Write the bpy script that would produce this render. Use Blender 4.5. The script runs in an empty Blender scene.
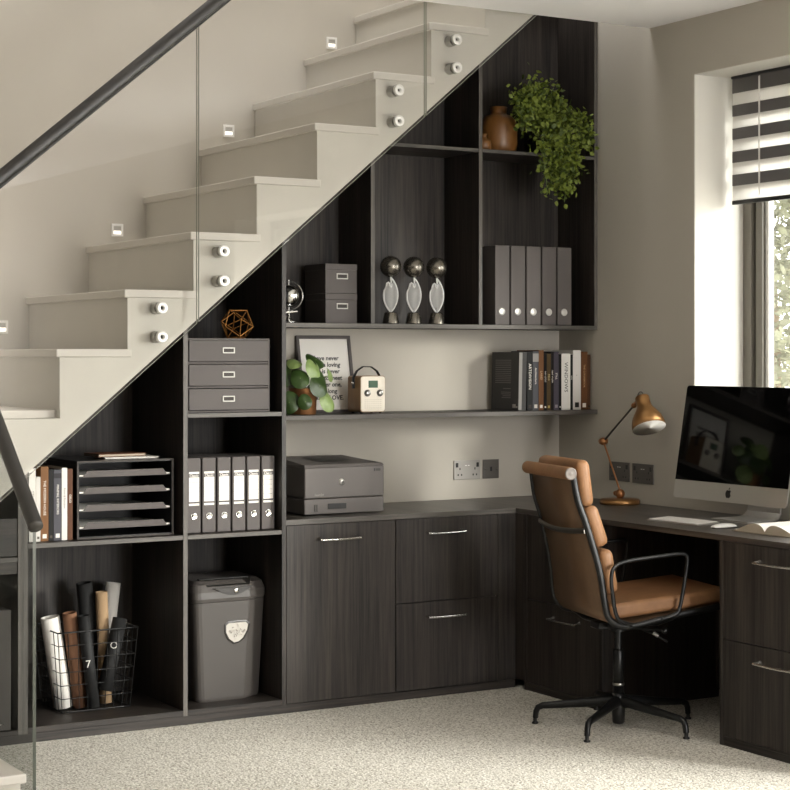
import bpy, bmesh, math, random
from mathutils import Vector, Matrix
random.seed(7)
PI = math.pi
SC = bpy.context.scene
COL = SC.collection

# ------------------------------------------------------------------ colour / materials
def lin(c):
    if isinstance(c, str):
        c = c.lstrip('#'); c = [int(c[i:i+2], 16)/255 for i in (0, 2, 4)]
    return tuple(((v/12.92) if v <= .04045 else ((v+.055)/1.055)**2.4) for v in c) + (1,)

def newmat(name):
    m = bpy.data.materials.new(name); m.use_nodes = True
    nt = m.node_tree; nt.nodes.clear()
    return m, nt, nt.nodes.new('ShaderNodeOutputMaterial')

def pm(name, col, rough=.5, metal=0, spec=.5, var=0, vscale=20, bump=0, bscale=200, emit=None, estr=0, coat=0, stretch=(1, 1, 1), trans=0):
    m, nt, out = newmat(name)
    b = nt.nodes.new('ShaderNodeBsdfPrincipled')
    nt.links.new(b.outputs[0], out.inputs[0])
    c = lin(col)
    b.inputs['Base Color'].default_value = c
    b.inputs['Roughness'].default_value = rough
    b.inputs['Metallic'].default_value = metal
    b.inputs['Specular IOR Level'].default_value = spec
    b.inputs['Coat Weight'].default_value = coat
    b.inputs['Transmission Weight'].default_value = trans
    if emit:
        b.inputs['Emission Color'].default_value = lin(emit); b.inputs['Emission Strength'].default_value = estr
    if var or bump:
        tc = nt.nodes.new('ShaderNodeTexCoord'); mp = nt.nodes.new('ShaderNodeMapping')
        mp.inputs['Scale'].default_value = stretch
        nt.links.new(tc.outputs['Object'], mp.inputs[0])
    if var:
        n = nt.nodes.new('ShaderNodeTexNoise'); n.inputs['Scale'].default_value = vscale; n.inputs['Detail'].default_value = 6
        n.inputs['Roughness'].default_value = .65
        nt.links.new(mp.outputs[0], n.inputs[0])
        r = nt.nodes.new('ShaderNodeValToRGB')
        r.color_ramp.elements[0].position = .32; r.color_ramp.elements[1].position = .68
        r.color_ramp.elements[0].color = tuple(v*(1-var) for v in c[:3])+(1,)
        r.color_ramp.elements[1].color = tuple(min(1, v*(1+var)) for v in c[:3])+(1,)
        nt.links.new(n.outputs[0], r.inputs[0]); nt.links.new(r.outputs[0], b.inputs['Base Color'])
    if bump:
        n2 = nt.nodes.new('ShaderNodeTexNoise'); n2.inputs['Scale'].default_value = bscale; n2.inputs['Detail'].default_value = 4
        nt.links.new(mp.outputs[0], n2.inputs[0])
        bp = nt.nodes.new('ShaderNodeBump'); bp.inputs['Strength'].default_value = bump; bp.inputs['Distance'].default_value = .004
        nt.links.new(n2.outputs[0], bp.inputs['Height']); nt.links.new(bp.outputs[0], b.inputs['Normal'])
    return m

def wood(name, axis, lo='#15120f', hi='#3e3732', rough=.5, spec=.4):
    """dark stained oak: fine long streaks running along one axis"""
    m, nt, out = newmat(name)
    b = nt.nodes.new('ShaderNodeBsdfPrincipled'); nt.links.new(b.outputs[0], out.inputs[0])
    geo = nt.nodes.new('ShaderNodeNewGeometry')
    mp = nt.nodes.new('ShaderNodeMapping'); s = [1, 1, 1]; s['xyz'.index(axis)] = .025
    mp.inputs['Scale'].default_value = s
    nt.links.new(geo.outputs['Position'], mp.inputs[0])
    n = nt.nodes.new('ShaderNodeTexNoise'); n.inputs['Scale'].default_value = 95; n.inputs['Detail'].default_value = 5; n.inputs['Roughness'].default_value = .7
    n2 = nt.nodes.new('ShaderNodeTexNoise'); n2.inputs['Scale'].default_value = 14; n2.inputs['Detail'].default_value = 3
    for q in (n, n2): nt.links.new(mp.outputs[0], q.inputs[0])
    mx = nt.nodes.new('ShaderNodeMath'); mx.operation = 'ADD'
    m2 = nt.nodes.new('ShaderNodeMath'); m2.operation = 'MULTIPLY'; m2.inputs[1].default_value = .55
    nt.links.new(n2.outputs[0], m2.inputs[0])
    nt.links.new(n.outputs[0], mx.inputs[0]); nt.links.new(m2.outputs[0], mx.inputs[1])
    r = nt.nodes.new('ShaderNodeValToRGB')
    r.color_ramp.elements[0].position = .60; r.color_ramp.elements[1].position = .98
    r.color_ramp.elements[0].color = lin(lo); r.color_ramp.elements[1].color = lin(hi)
    nt.links.new(mx.outputs[0], r.inputs[0]); nt.links.new(r.outputs[0], b.inputs['Base Color'])
    b.inputs['Roughness'].default_value = rough
    b.inputs['Specular IOR Level'].default_value = spec
    bp = nt.nodes.new('ShaderNodeBump'); bp.inputs['Strength'].default_value = .12; bp.inputs['Distance'].default_value = .002
    nt.links.new(n.outputs[0], bp.inputs['Height']); nt.links.new(bp.outputs[0], b.inputs['Normal'])
    return m

def glassmat(name, tint, refl=1.0):
    m, nt, out = newmat(name)
    t = nt.nodes.new('ShaderNodeBsdfTransparent'); t.inputs[0].default_value = tint
    g = nt.nodes.new('ShaderNodeBsdfGlossy'); g.inputs['Roughness'].default_value = .01
    g.inputs['Color'].default_value = (refl, refl, refl, 1)
    fr = nt.nodes.new('ShaderNodeFresnel'); 
    gm = nt.nodes.new('ShaderNodeNewGeometry'); ma = nt.nodes.new('ShaderNodeMath'); ma.operation = 'MULTIPLY_ADD'
    ma.inputs[1].default_value = 1/1.45-1.45; ma.inputs[2].default_value = 1.45      # same reflectance from both sides of the sheet
    nt.links.new(gm.outputs['Backfacing'], ma.inputs[0]); nt.links.new(ma.outputs[0], fr.inputs['IOR'])
    mx = nt.nodes.new('ShaderNodeMixShader')
    nt.links.new(fr.outputs[0], mx.inputs[0]); nt.links.new(t.outputs[0], mx.inputs[1]); nt.links.new(g.outputs[0], mx.inputs[2])
    nt.links.new(mx.outputs[0], out.inputs[0])
    return m

def translucent(name, col, amt, tr=0.0):
    m, nt, out = newmat(name)
    d = nt.nodes.new('ShaderNodeBsdfPrincipled'); d.inputs['Base Color'].default_value = lin(col); d.inputs['Roughness'].default_value = .6
    t = nt.nodes.new('ShaderNodeBsdfTranslucent'); t.inputs[0].default_value = lin(col)
    mx = nt.nodes.new('ShaderNodeMixShader'); mx.inputs[0].default_value = amt
    nt.links.new(d.outputs[0], mx.inputs[1]); nt.links.new(t.outputs[0], mx.inputs[2])
    last = mx
    if tr:
        p = nt.nodes.new('ShaderNodeBsdfTransparent')
        m2 = nt.nodes.new('ShaderNodeMixShader'); m2.inputs[0].default_value = tr
        nt.links.new(mx.outputs[0], m2.inputs[1]); nt.links.new(p.outputs[0], m2.inputs[2]); last = m2
    nt.links.new(last.outputs[0], out.inputs[0])
    return m

def carpetmat():
    m, nt, out = newmat('carpet_pile')
    b = nt.nodes.new('ShaderNodeBsdfPrincipled'); nt.links.new(b.outputs[0], out.inputs[0])
    geo = nt.nodes.new('ShaderNodeNewGeometry')
    n = nt.nodes.new('ShaderNodeTexNoise'); n.inputs['Scale'].default_value = 115; n.inputs['Detail'].default_value = 3; n.inputs['Roughness'].default_value = .6
    v = nt.nodes.new('ShaderNodeTexVoronoi'); v.inputs['Scale'].default_value = 110
    n3 = nt.nodes.new('ShaderNodeTexNoise'); n3.inputs['Scale'].default_value = 3
    for q in (n, v, n3): nt.links.new(geo.outputs['Position'], q.inputs['Vector'])
    r = nt.nodes.new('ShaderNodeValToRGB')
    r.color_ramp.elements[0].position = .30; r.color_ramp.elements[1].position = .62
    r.color_ramp.elements[0].color = lin('#878174'); r.color_ramp.elements[1].color = lin('#e2ded5')
    e = r.color_ramp.elements.new(.45); e.color = lin('#cac5ba')
    nt.links.new(n.outputs[0], r.inputs[0]); nt.links.new(r.outputs[0], b.inputs['Base Color'])
    b.inputs['Roughness'].default_value = .95; b.inputs['Specular IOR Level'].default_value = .1
    v2 = nt.nodes.new('ShaderNodeTexVoronoi'); v2.inputs['Scale'].default_value = 190; nt.links.new(geo.outputs['Position'], v2.inputs['Vector'])
    sp = nt.nodes.new('ShaderNodeSeparateColor'); nt.links.new(v2.outputs['Color'], sp.inputs[0])
    m1 = nt.nodes.new('ShaderNodeMath'); m1.operation = 'MULTIPLY_ADD'; m1.inputs[1].default_value = .34; nt.links.new(sp.outputs[0], m1.inputs[0])
    m3 = nt.nodes.new('ShaderNodeMath'); m3.operation = 'MULTIPLY_ADD'; m3.inputs[1].default_value = .7; m3.inputs[2].default_value = -.03; nt.links.new(n.outputs[0], m3.inputs[0])
    nt.links.new(m3.outputs[0], m1.inputs[2]); nt.links.new(m1.outputs[0], r.inputs[0])
    ad = nt.nodes.new('ShaderNodeMath'); ad.operation = 'SUBTRACT'
    nt.links.new(n.outputs[0], ad.inputs[0]); nt.links.new(v.outputs[0], ad.inputs[1])
    bp = nt.nodes.new('ShaderNodeBump'); bp.inputs['Strength'].default_value = .4; bp.inputs['Distance'].default_value = .004
    nt.links.new(ad.outputs[0], bp.inputs['Height']); nt.links.new(bp.outputs[0], b.inputs['Normal'])
    return m

M = {}
M['wall'] = pm('greige_wall_paint', '#bab4a9', .85, spec=.2, var=.02, vscale=2)
M['wall_dark'] = pm('low_bounce_wall', '#4f4b46', .85, spec=.2)  # unseen left wall kept dark to cut bounce onto left-facing sides
M['ceil'] = pm('white_ceiling_paint', '#f3f1f0', .9, spec=.1)
M['reveal'] = pm('white_reveal_paint', '#d6d3cb', .85, spec=.2)
M['stair'] = pm('painted_stair', '#bdb9af', .55, spec=.3, var=.03, vscale=6)
M['tread'] = pm('painted_tread', '#c2bdb4', .5, spec=.3)
M['carpet'] = carpetmat()
M['wv'] = wood('dark_oak_vertical', 'z'); M['wx'] = wood('dark_oak_along_wall', 'x'); M['wy'] = wood('dark_oak_along_desk', 'y')
M['ez'] = wood('pale_edge_band', 'z', '#45423e', '#645f59'); M['ex'] = wood('pale_edge_band_along', 'x', '#45423e', '#645f59')
M['wt'] = wood('worktop_oak', 'y', '#2a2623', '#565049', .36, .6)
M['gap'] = pm('black_gap', '#0b0a0a', .9, spec=.1)
M['chrome'] = pm('polished_chrome', '#d8d6d2', .16, 1)
M['steel'] = pm('brushed_steel', '#a9a7a2', .32, 1)
M['dsteel'] = pm('dark_brushed_steel', '#6f6c66', .35, 1)
M['white_cap'] = pm('satin_steel_cap', '#d2d0cb', .3, .35)
M['holder'] = pm('satin_nickel', '#bdbab4', .4, .2)
M['ring'] = pm('pale_metal_ring', '#6f6761', .5, .1)
M['shreds'] = pm('shredded_paper_white', '#bdb8b0', .8)
M['glass'] = glassmat('balustrade_glass', (.965, .965, .962, 1))
M['gedge'] = pm('glass_edge_green', '#969a8e', .12, spec=.8)
M['gedge2'] = pm('dark_glass_edge', '#4e524a', .15, spec=.6)
M['pane'] = glassmat('window_pane', (.97, .98, .97, 1))
M['rail'] = pm('dark_bronze_rail', '#2b2927', .42, .0, spec=.6, var=.25, vscale=60, stretch=(.1, .1, .1))
M['frame'] = pm('grey_window_frame', '#6b675e', .45)
M['framel'] = pm('white_glazing_bead', '#e4e3df', .4)
M['blk'] = pm('black_plastic', '#161514', .45)
M['blkm'] = pm('black_metal', '#131313', .35, .3)
M['alu'] = pm('silver_aluminium', '#c9c6c1', .32, .75)
M['screen'] = pm('black_screen_glass', '#040404', .04, spec=.3)
M['white'] = pm('white_plastic', '#eeece8', .4)
M['paper'] = pm('white_paper', '#ece8e1', .8, spec=.15)
M['pages'] = pm('page_block', '#b5aa98', .8, spec=.1, var=.12, vscale=160, stretch=(1, 1, 14))
M['card'] = pm('dark_grey_card', '#5c5755', .65, spec=.25)
M['cardb'] = pm('dark_grey_card_deep', '#46423f', .65, spec=.25)
M['shred'] = pm('charcoal_plastic', '#4a4643', .42, spec=.4)
M['shredb'] = pm('graphite_plastic', '#2d2a28', .35)
M['printer'] = pm('grey_printer_plastic', '#625d5a', .5, spec=.35)
M['printerd'] = pm('dark_printer_plastic', '#3c3937', .5, spec=.35)
M['leather'] = pm('tan_leather', '#876243', .5, spec=.35, var=.16, vscale=9, bump=.12, bscale=260)
M['leatherd'] = pm('tan_leather_back', '#604a36', .55, spec=.3, var=.14, vscale=9, bump=.12, bscale=260)
M['copper'] = pm('brushed_copper', '#a06f48', .36, .75, var=.08, vscale=8)
M['brass'] = pm('antique_brass', '#9c7347', .34, .75)
M['gold'] = pm('dull_gold_wire', '#9a6a35', .4, .7)
M['enamel'] = pm('white_enamel', '#f4efe6', .4)
M['terra'] = pm('brown_glazed_clay', '#704a22', .4, var=.12, vscale=12)
M['soil'] = pm('potting_soil', '#1c1510', .95, var=.4, vscale=120)
M['leaf'] = pm('round_leaf_green', '#33481f', .35, var=.25, vscale=14)
M['leafl'] = pm('pale_leaf_green', '#82975a', .38, var=.2, vscale=16)
M['stem'] = pm('leaf_stem', '#6b7f43', .6)
M['ivy'] = translucent('small_leaf_green', '#7a8836', .25)
M['ivyd'] = translucent('small_leaf_dark', '#4f5e25', .2)
M['tree'] = translucent('garden_leaf', '#7d7e6a', .5); M['tree2'] = translucent('garden_leaf_pale', '#93947c', .5)
M['bark'] = pm('bark', '#6a5a45', .9)
M['bounce_ground'] = pm('pale_bounce_ground', '#d9d5cd', .9, var=.06, vscale=3)  # ground made pale so it bounces light up onto the ceiling
M['bronze'] = pm('dark_bronze', '#79746b', .26, .85)
M['frost'] = translucent('frosted_glass', '#dcdbd8', .3, .55)
M['frost_edge'] = pm('clear_glass_edge', '#c9c8c5', .2, spec=.8)
M['silver'] = pm('mirror_silver', '#cfcfcc', .08, 1)
M['cream'] = pm('cream_front', '#ece4d4', .45)
M['oakl'] = pm('light_wood_case', '#8d6a42', .5, var=.12, vscale=30, stretch=(1, 1, .1))
M['lcd'] = pm('green_display', '#41604a', .2)
M['kraft'] = pm('kraft_paper', '#a58a6b', .8, spec=.15, var=.05, vscale=30)
M['brownroll'] = pm('brown_paper', '#7d5a44', .75, spec=.2, var=.05, vscale=30)
M['blackroll'] = pm('black_paper', '#121212', .7)
M['sockm'] = pm('brushed_nickel_plate', '#a5a19b', .38, .5)
M['sockd'] = pm('graphite_plate', '#5f5b56', .42, .3)
M['led'] = pm('led_glow', '#ffffff', .5, emit='#fff4e2', estr=1.6)
M['blinddark'] = translucent('grey_blind_band', '#6e6b6b', .2)
M['blindlight'] = translucent('sheer_blind_band', '#f4f2ee', .5, .12)
M['soffit'] = pm('dark_soffit', '#1d1a18', .7)
def bookmat(c): 
    k = 'bk'+c
    if k not in M: M[k] = pm('book_cloth_'+c[1:], c, .6, spec=.25)
    return M[k]

# ------------------------------------------------------------------ mesh builder
class MB:
    def __init__(s): s.bm = bmesh.new(); s.mats = []; s.T = Matrix.Identity(4)
    def mi(s, m):
        if m not in s.mats: s.mats.append(m)
        return s.mats.index(m)
    def _add(s, verts, faces, m, smooth=False):
        k = s.mi(m); vs = [s.bm.verts.new(s.T @ Vector(v)) for v in verts]; out = []
        for f in faces:
            try: fc = s.bm.faces.new([vs[i] for i in f])
            except ValueError: continue
            fc.material_index = k; fc.smooth = smooth; out.append(fc)
        return out
    def box(s, x0, x1, y0, y1, z0, z1, m, bev=0, seg=2):
        v = [(x0, y0, z0), (x1, y0, z0), (x1, y1, z0), (x0, y1, z0), (x0, y0, z1), (x1, y0, z1), (x1, y1, z1), (x0, y1, z1)]
        f = s._add(v, [(3, 2, 1, 0), (4, 5, 6, 7), (0, 1, 5, 4), (1, 2, 6, 5), (2, 3, 7, 6), (3, 0, 4, 7)], m)
        if bev:
            es = list({e for q in f for e in q.edges})
            r = bmesh.ops.bevel(s.bm, geom=es, offset=bev, segments=seg, affect='EDGES', profile=.5)
            for q in r['faces']: q.smooth = seg > 1; q.material_index = s.mi(m)
            if seg > 2:
                for q in f:
                    if q.is_valid: q.smooth = True
        return s
    def prism(s, poly, axis, a0, a1, m, smooth=False):
        """poly in the two remaining axes (order x,y,z minus axis), swept a0..a1"""
        def P(p, a):
            if axis == 'x': return (a, p[0], p[1])
            if axis == 'y': return (p[0], a, p[1])
            return (p[0], p[1], a)
        n = len(poly)
        v = [P(p, a0) for p in poly] + [P(p, a1) for p in poly]
        fs = [(i, (i+1) % n, n+(i+1) % n, n+i) for i in range(n)]
        s._add(v, fs, m, smooth)
        s._add([P(p, a0) for p in poly], [tuple(range(n))], m)
        s._add([P(p, a1) for p in poly], [tuple(range(n))][::-1], m)
        return s
    def tube(s, pts, r, m, seg=10, closed=False, caps=True, flat=None, up=None):
        """sweep a circle (or an ellipse r x flat) along points"""
        P = [Vector(p) for p in pts]; n = len(P); rings = []
        R = r if isinstance(r, (list, tuple)) else [r]*n
        prev = None
        for i in range(n):
            if closed: d = (P[(i+1) % n]-P[i-1])
            else: d = P[min(i+1, n-1)]-P[max(i-1, 0)]
            d.normalize()
            if up is not None: a = Vector(up) - d*d.dot(Vector(up))
            elif prev is None:
                a = Vector((0, 0, 1)) if abs(d.z) < .9 else Vector((1, 0, 0)); a = a-d*d.dot(a)
            else: a = prev-d*d.dot(prev)
            a.normalize(); prev = a; b = d.cross(a)
            fl = R[i] if flat is None else flat
            rings.append([P[i]+a*math.cos(t)*R[i]+b*math.sin(t)*fl for t in (2*PI*k/seg for k in range(seg))])
        v = [q for rg in rings for q in rg]; fs = []
        for i in range(n if closed else n-1):
            j = (i+1) % n
            for k in range(seg):
                fs.append((i*seg+k, i*seg+(k+1) % seg, j*seg+(k+1) % seg, j*seg+k))
        s._add(v, fs, m, True)
        if caps and not closed:
            s._add(rings[0], [tuple(range(seg))[::-1]], m); s._add(rings[-1], [tuple(range(seg))], m)
        return s
    def cyl(s, p0, p1, r, m, seg=24, r1=None): return s.tube([p0, p1], [r, r if r1 is None else r1], m, seg)
    def lathe(s, prof, m, seg=32, o=(0, 0, 0), smooth=True, axis=None):
        """prof: (radius, height) pairs turned about z (or about axis) at o"""
        T0 = s.T
        A = Matrix.Translation(o)
        if axis is not None: A = A @ Vector((0, 0, 1)).rotation_difference(Vector(axis)).to_matrix().to_4x4()
        s.T = T0 @ A
        n = len(prof); v = []; fs = []
        for r, z in prof:
            for k in range(seg):
                t = 2*PI*k/seg; v.append((max(r, 1e-5)*math.cos(t), max(r, 1e-5)*math.sin(t), z))
        for i in range(n-1):
            for k in range(seg):
                fs.append((i*seg+k, i*seg+(k+1) % seg, (i+1)*seg+(k+1) % seg, (i+1)*seg+k))
        if prof[0][0] > 1e-4: fs.append(tuple(range(seg))[::-1])
        if prof[-1][0] > 1e-4: fs.append(tuple((n-1)*seg+k for k in range(seg)))
        s._add(v, fs, m, smooth); s.T = T0
        return s
    def ball(s, c, r, m, seg=24, sc=(1, 1, 1)):
        n = seg//2; T0 = s.T; s.T = T0 @ Matrix.Translation(c) @ Matrix.Diagonal((*sc, 1))
        s.lathe([(r*math.sin(PI*i/n), -r*math.cos(PI*i/n)) for i in range(n+1)], m, seg); s.T = T0
        return s
    def loft(s, rings, m, smooth=True, caps=True):
        n = len(rings[0]); v = [q for r in rings for q in r]; fs = []
        for i in range(len(rings)-1):
            for k in range(n): fs.append((i*n+k, i*n+(k+1) % n, (i+1)*n+(k+1) % n, (i+1)*n+k))
        s._add(v, fs, m, smooth)
        if caps:
            s._add(rings[0], [tuple(range(n))[::-1]], m); s._add(rings[-1], [tuple(range(n))], m)
        return s
    def quad(s, pts, m, smooth=False): s._add(pts, [tuple(range(len(pts)))], m, smooth); return s
    def text(s, body, size, mat4, m, align='CENTER', ext=.0004, shear=0, bold=0, line=.9):
        c = bpy.data.curves.new('lettering', 'FONT'); c.body = body; c.size = size; c.extrude = ext; c.align_x = align; c.align_y = 'CENTER'
        c.resolution_u = 2; c.shear = shear; c.offset = bold; c.space_line = line
        o = bpy.data.objects.new('lettering', c); COL.objects.link(o)
        dg = bpy.context.evaluated_depsgraph_get(); me = o.evaluated_get(dg).to_mesh()
        vs = [mat4 @ v.co for v in me.vertices]; fs = [tuple(p.vertices) for p in me.polygons]
        s._add(vs, fs, m)
        o.evaluated_get(dg).to_mesh_clear(); bpy.data.objects.remove(o); bpy.data.curves.remove(c)
        return s
    def build(s, name, parent=None, loc=None, rotz=0):
        me = bpy.data.meshes.new(name)
        bmesh.ops.recalc_face_normals(s.bm, faces=s.bm.faces[:])
        s.bm.to_mesh(me); s.bm.free()
        for m in s.mats: me.materials.append(m)
        o = bpy.data.objects.new(name, me); COL.objects.link(o)
        if parent: o.parent = parent
        if loc: o.location = loc
        if rotz: o.rotation_euler.z = rotz
        return o

def tag(o, label=None, cat=None, group=None, kind=None):
    if label: o['label'] = label
    if cat: o['category'] = cat
    if group: o['group'] = group
    if kind: o['kind'] = kind
    return o
def thing(name, label, cat, loc=(0, 0, 0), rotz=0, group=None):
    o = bpy.data.objects.new(name, None); o.empty_display_size = .05; COL.objects.link(o)
    o.location = loc; o.rotation_euler.z = rotz
    return tag(o, label, cat, group)
def copy_tree(o, parent=None, loc=None, label=None, rotz=None):
    kids = list(o.children); c = o.copy(); COL.objects.link(c)
    if parent is not None: c.parent = parent
    if loc is not None: c.location = loc
    if rotz is not None: c.rotation_euler.z = rotz
    if label: c['label'] = label
    for k in kids: copy_tree(k, c)
    return c
def struct(mb, name): return tag(mb.build(name), kind='structure')
def bx(name, parent, a, m, bev=.0012, label=None):
    o = MB().box(*a, m, bev).build(name, parent)
    if label: o['label'] = label
    return o
FRONT = Matrix.Rotation(PI/2, 4, 'X')                     # text facing -Y
def front(x, y, z): return Matrix.Translation((x, y, z)) @ FRONT
def leftface(x, y, z): return Matrix.Translation((x, y, z)) @ Matrix.Rotation(-PI/2, 4, 'Z') @ FRONT   # text facing -X

# ------------------------------------------------------------------ measurements (metres)
YF, YS, YB, YT = 6.215, 6.44, 6.735, 6.15      # cabinet fronts, upper shelf fronts, niche back wall, stair face
XD, XR = 4.28, 4.88                            # desk cabinet fronts, right wall
ZW, TW = .754, .020                            # worktop
ZC, YC = 2.808, 6.07                           # ceiling height, edge of the stairwell opening
def soff(x): return .893 + (x-2.024)*.840      # underside of the flight

# ------------------------------------------------------------------ setting
m = MB().box(-1.7, 5.2, -3.2, 7.4, -.1, 0, M['carpet']); struct(m, 'floor')
m = MB().box(-1.7, 4.88, -3.2, YC, ZC, ZC+.28, M['ceil']); struct(m, 'ceiling')
m = MB().prism([(2.0, 0), (XR, 0), (XR, 3.26), (2.0, soff(2.0)-.02)], 'y', YB, YB+.02, M['wall']); struct(m, 'wall_niche')
m = MB().box(.5, XR, 7.235, 7.4, 0, 5.4, M['wall']); struct(m, 'wall_back')
m = MB()
WY0, WY1, WZ0, WZ1 = 4.15, 5.778, 1.03, 2.572
PY0, PY1, PZ1 = 2.0, 3.85, 2.25
x0, x1 = XR, XR+.36
m.box(x0, x1, WY1, 7.4, 0, 5.4, M['wall']); m.box(x0, x1, WY0, WY1, WZ1, 5.4, M['wall']); m.box(x0, x1, WY0, WY1, 0, WZ0, M['wall'])
m.box(x0, x1, PY1, WY0, 0, 5.4, M['wall']); m.box(x0, x1, PY0, PY1, PZ1, 5.4, M['wall']); m.box(x0, x1, -3.2, PY0, 0, 5.4, M['wall'])
struct(m, 'wall_right')
m = MB(); t = .003
m.box(x0+.001, x1, WY1-t, WY1-.0002, WZ0, WZ1, M['reveal']); m.box(x0+.001, x1, WY0, WY1, WZ1-t, WZ1-.0002, M['reveal'])
m.box(x0+.001, x1, WY0+.0002, WY0+t, WZ0, WZ1, M['reveal'])
m.box(x0-.02, x1, WY0, WY1, WZ0, WZ0+.02, M['reveal'], .003)
struct(m, 'trim_1')
m = MB().box(-1.9, -1.7, -3.2, 7.4, 0, 5.4, M['wall_dark']); struct(m, 'wall_left')
m = MB().box(.45, .55, 4.9, 7.4, 0, 5.4, M['wall']); struct(m, 'wall_stairwell')
m = MB()                                                   # wall behind the camera with an unseen opening added for fill light
m.box(-1.9, 3.3, -3.4, -3.2, 0, 5.4, M['wall']); m.box(4.75, 5.2, -3.4, -3.2, 0, 5.4, M['wall']); m.box(3.3, 4.75, -3.4, -3.2, 2.45, 5.4, M['wall']); m.box(3.3, 4.75, -3.4, -3.2, 0, .25, M['wall'])
struct(m, 'wall_front')

m = MB().box(-1.9, 5.24, -3.4, 7.4, 5.4, 5.5, M['ceil']); struct(m, 'ceiling_sky_stop')  # unseen cover added to keep sky light from flooding the stairwell
# windows
def window(name, X, y0, y1, z0, z1, mull=()):
    f = MB(); w = .052
    for a in ((y0, y0+w, z0, z1), (y1-w, y1, z0, z1), (y0+w, y1-w, z1-w, z1), (y0+w, y1-w, z0, z0+w)): f.box(X, X+.07, *a, M['frame'], .004)
    o = tag(f.build(name), kind='structure')
    s = MB(); b = .012; w2 = .04
    ys = [y0+w+b] + list(mull) + [y1-w-b]
    for a, c in zip(ys[:-1], ys[1:]):
        for q in ((a, a+w2, z0+w+b, z1-w-b), (c-w2, c, z0+w+b, z1-w-b), (a+w2, c-w2, z1-w-b-w2, z1-w-b), (a+w2, c-w2, z0+w+b, z0+w+b+w2)): s.box(X+.012, X+.07, *q, M['frame'], .004)
    s.box(X+.045, X+.05, y0+w, y1-w, z0+w, z0+w+b, M['gap']); s.box(X+.045, X+.05, y0+w, y1-w, z1-w-b, z1-w, M['gap'])
    s.box(X+.045, X+.05, y0+w, y0+w+b, z0+w, z1-w, M['gap']); s.box(X+.045, X+.05, y1-w-b, y1-w, z0+w, z1-w, M['gap'])
    s.build('sash', o)
    be = MB()
    for a, c in zip(ys[:-1], ys[1:]):
        for q in ((a+w2, a+w2+.022, z0+w+b+w2, z1-w-b-w2), (c-w2-.022, c-w2, z0+w+b+w2, z1-w-b-w2), (a+w2, c-w2, z1-w-b-w2-.022, z1-w-b-w2), (a+w2, c-w2, z0+w+b+w2, z0+w+b+w2+.022)): be.box(X+.03, X+.06, *q, M['framel'], .003)
    tag(be.build('glazing_bead', o), 'white glazing bead')
    for a, c in zip(ys[:-1], ys[1:]):
        MB().box(X+.048, X+.054, a+w2, c-w2, z0+w+b+w2, z1-w-b-w2, M['pane']).build('pane', o)
    return o
window('window_1', 5.145, WY0, WY1-.003, WZ0+.02, WZ1-.003, (4.9,))
window('window_added_patio', 5.13, PY0, PY1, .02, PZ1, (2.95,))  # unseen patio window, added so light enters from the right
m = MB()
for a in ((3.3, 3.38), (4.0, 4.06), (4.67, 4.75)): m.box(*a, -3.34, -3.26, .25, 2.45, M['frame'])
for a in ((.25, .33), (2.37, 2.45)): m.box(3.3, 4.75, -3.34, -3.26, *a, M['frame'])
w3 = tag(m.build('window_added_rear'), kind='structure')  # frame of the unseen rear opening added for the fill lamp

# zebra blind in the reveal
b0 = thing('zebra_blind', 'grey and white banded roller blind half lowered in the window reveal', 'blind', (5.06, 5.0, 2.03))
yb0, yb1, p = WY0+.02-5.0, 5.742-5.0, .0972
m = MB(); z = .515; k = 0; m.box(-.001, .001, yb0, yb1, .018, .527, M['blindlight'])
zz = .515
while zz > .03:
    m.box(-.003, .003, yb0, yb1, max(.018, zz-.047), zz+(.012 if zz == .515 else 0), M['blinddark']); zz -= p
zz = .515-.018
while zz > .05:
    m.box(.018, .0215, yb0, yb1-.012, max(.018, zz-.047), zz, M['blinddark']); zz -= p
m.build('blind_fabric', b0)
MB().box(-.012, .02, yb0, yb1, .527, .540, M['blk'], .004).build('head_rail', b0)
MB().box(-.006, .006, yb0, yb1, 0, .018, M['blk'], .003).build('bottom_bar', b0)
m = MB().tube([(-.016, .56, .52), (-.016, .56, .05), (-.014, .565, .03), (-.012, .57, .05), (-.012, .57, .52)], .0017, M['white'], 6); m.build('pull_chain', b0)

# garden outside
m = MB().box(5.6, 40, -20, 40, -.3, -.15, M['bounce_ground']); struct(m, 'ground')
def tree(loc, h, r, label, seed):
    rnd = random.Random(seed); t = thing('garden_tree', label, 'tree', loc, group=None)
    MB().tube([(0, 0, 0), (.05, .02, h*.3), (-.03, .05, h*.6), (0, 0, h*.85)], [.16, .12, .09, .03], M['bark'], 10).build('trunk', t)
    f = MB(); blobs = [(rnd.uniform(-r, r)*.7, rnd.uniform(-r, r)*.7, h*rnd.uniform(.22, .95), r*rnd.uniform(.35, .6)) for _ in range(16)]
    for bx_, by_, bz_, br in blobs:
        for _ in range(1200):
            d = Vector((rnd.gauss(0, 1), rnd.gauss(0, 1), rnd.gauss(0, 1))).normalized()*br*rnd.uniform(.75, 1.05)
            c = Vector((bx_, by_, bz_))+d; R = Matrix.Rotation(rnd.uniform(0, 6), 3, (rnd.random()-.5, rnd.random()-.5, rnd.random()+.01)); s_ = rnd.uniform(.034, .068)
            f.quad([c+R @ Vector(q)*s_ for q in ((-1, 0, 0), (-.3, .55, .1), (.6, .5, .1), (1, 0, 0), (.5, -.5, .1), (-.3, -.55, .1))], M['tree'] if rnd.random() < .55 else M['tree2'])
    f.build('foliage', t)
tree((11.5, 12.6, -.15), 5.5, 2.0, 'pale leafy garden tree filling the view outside the window', 1)
tree((18.5, 9.4, -.15), 4.6, 1.9, 'garden tree further right beyond the window behind the monitor', 2)
tree((13, 18.5, -.15), 6, 2.3, 'tall garden tree furthest from the window', 3)

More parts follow.
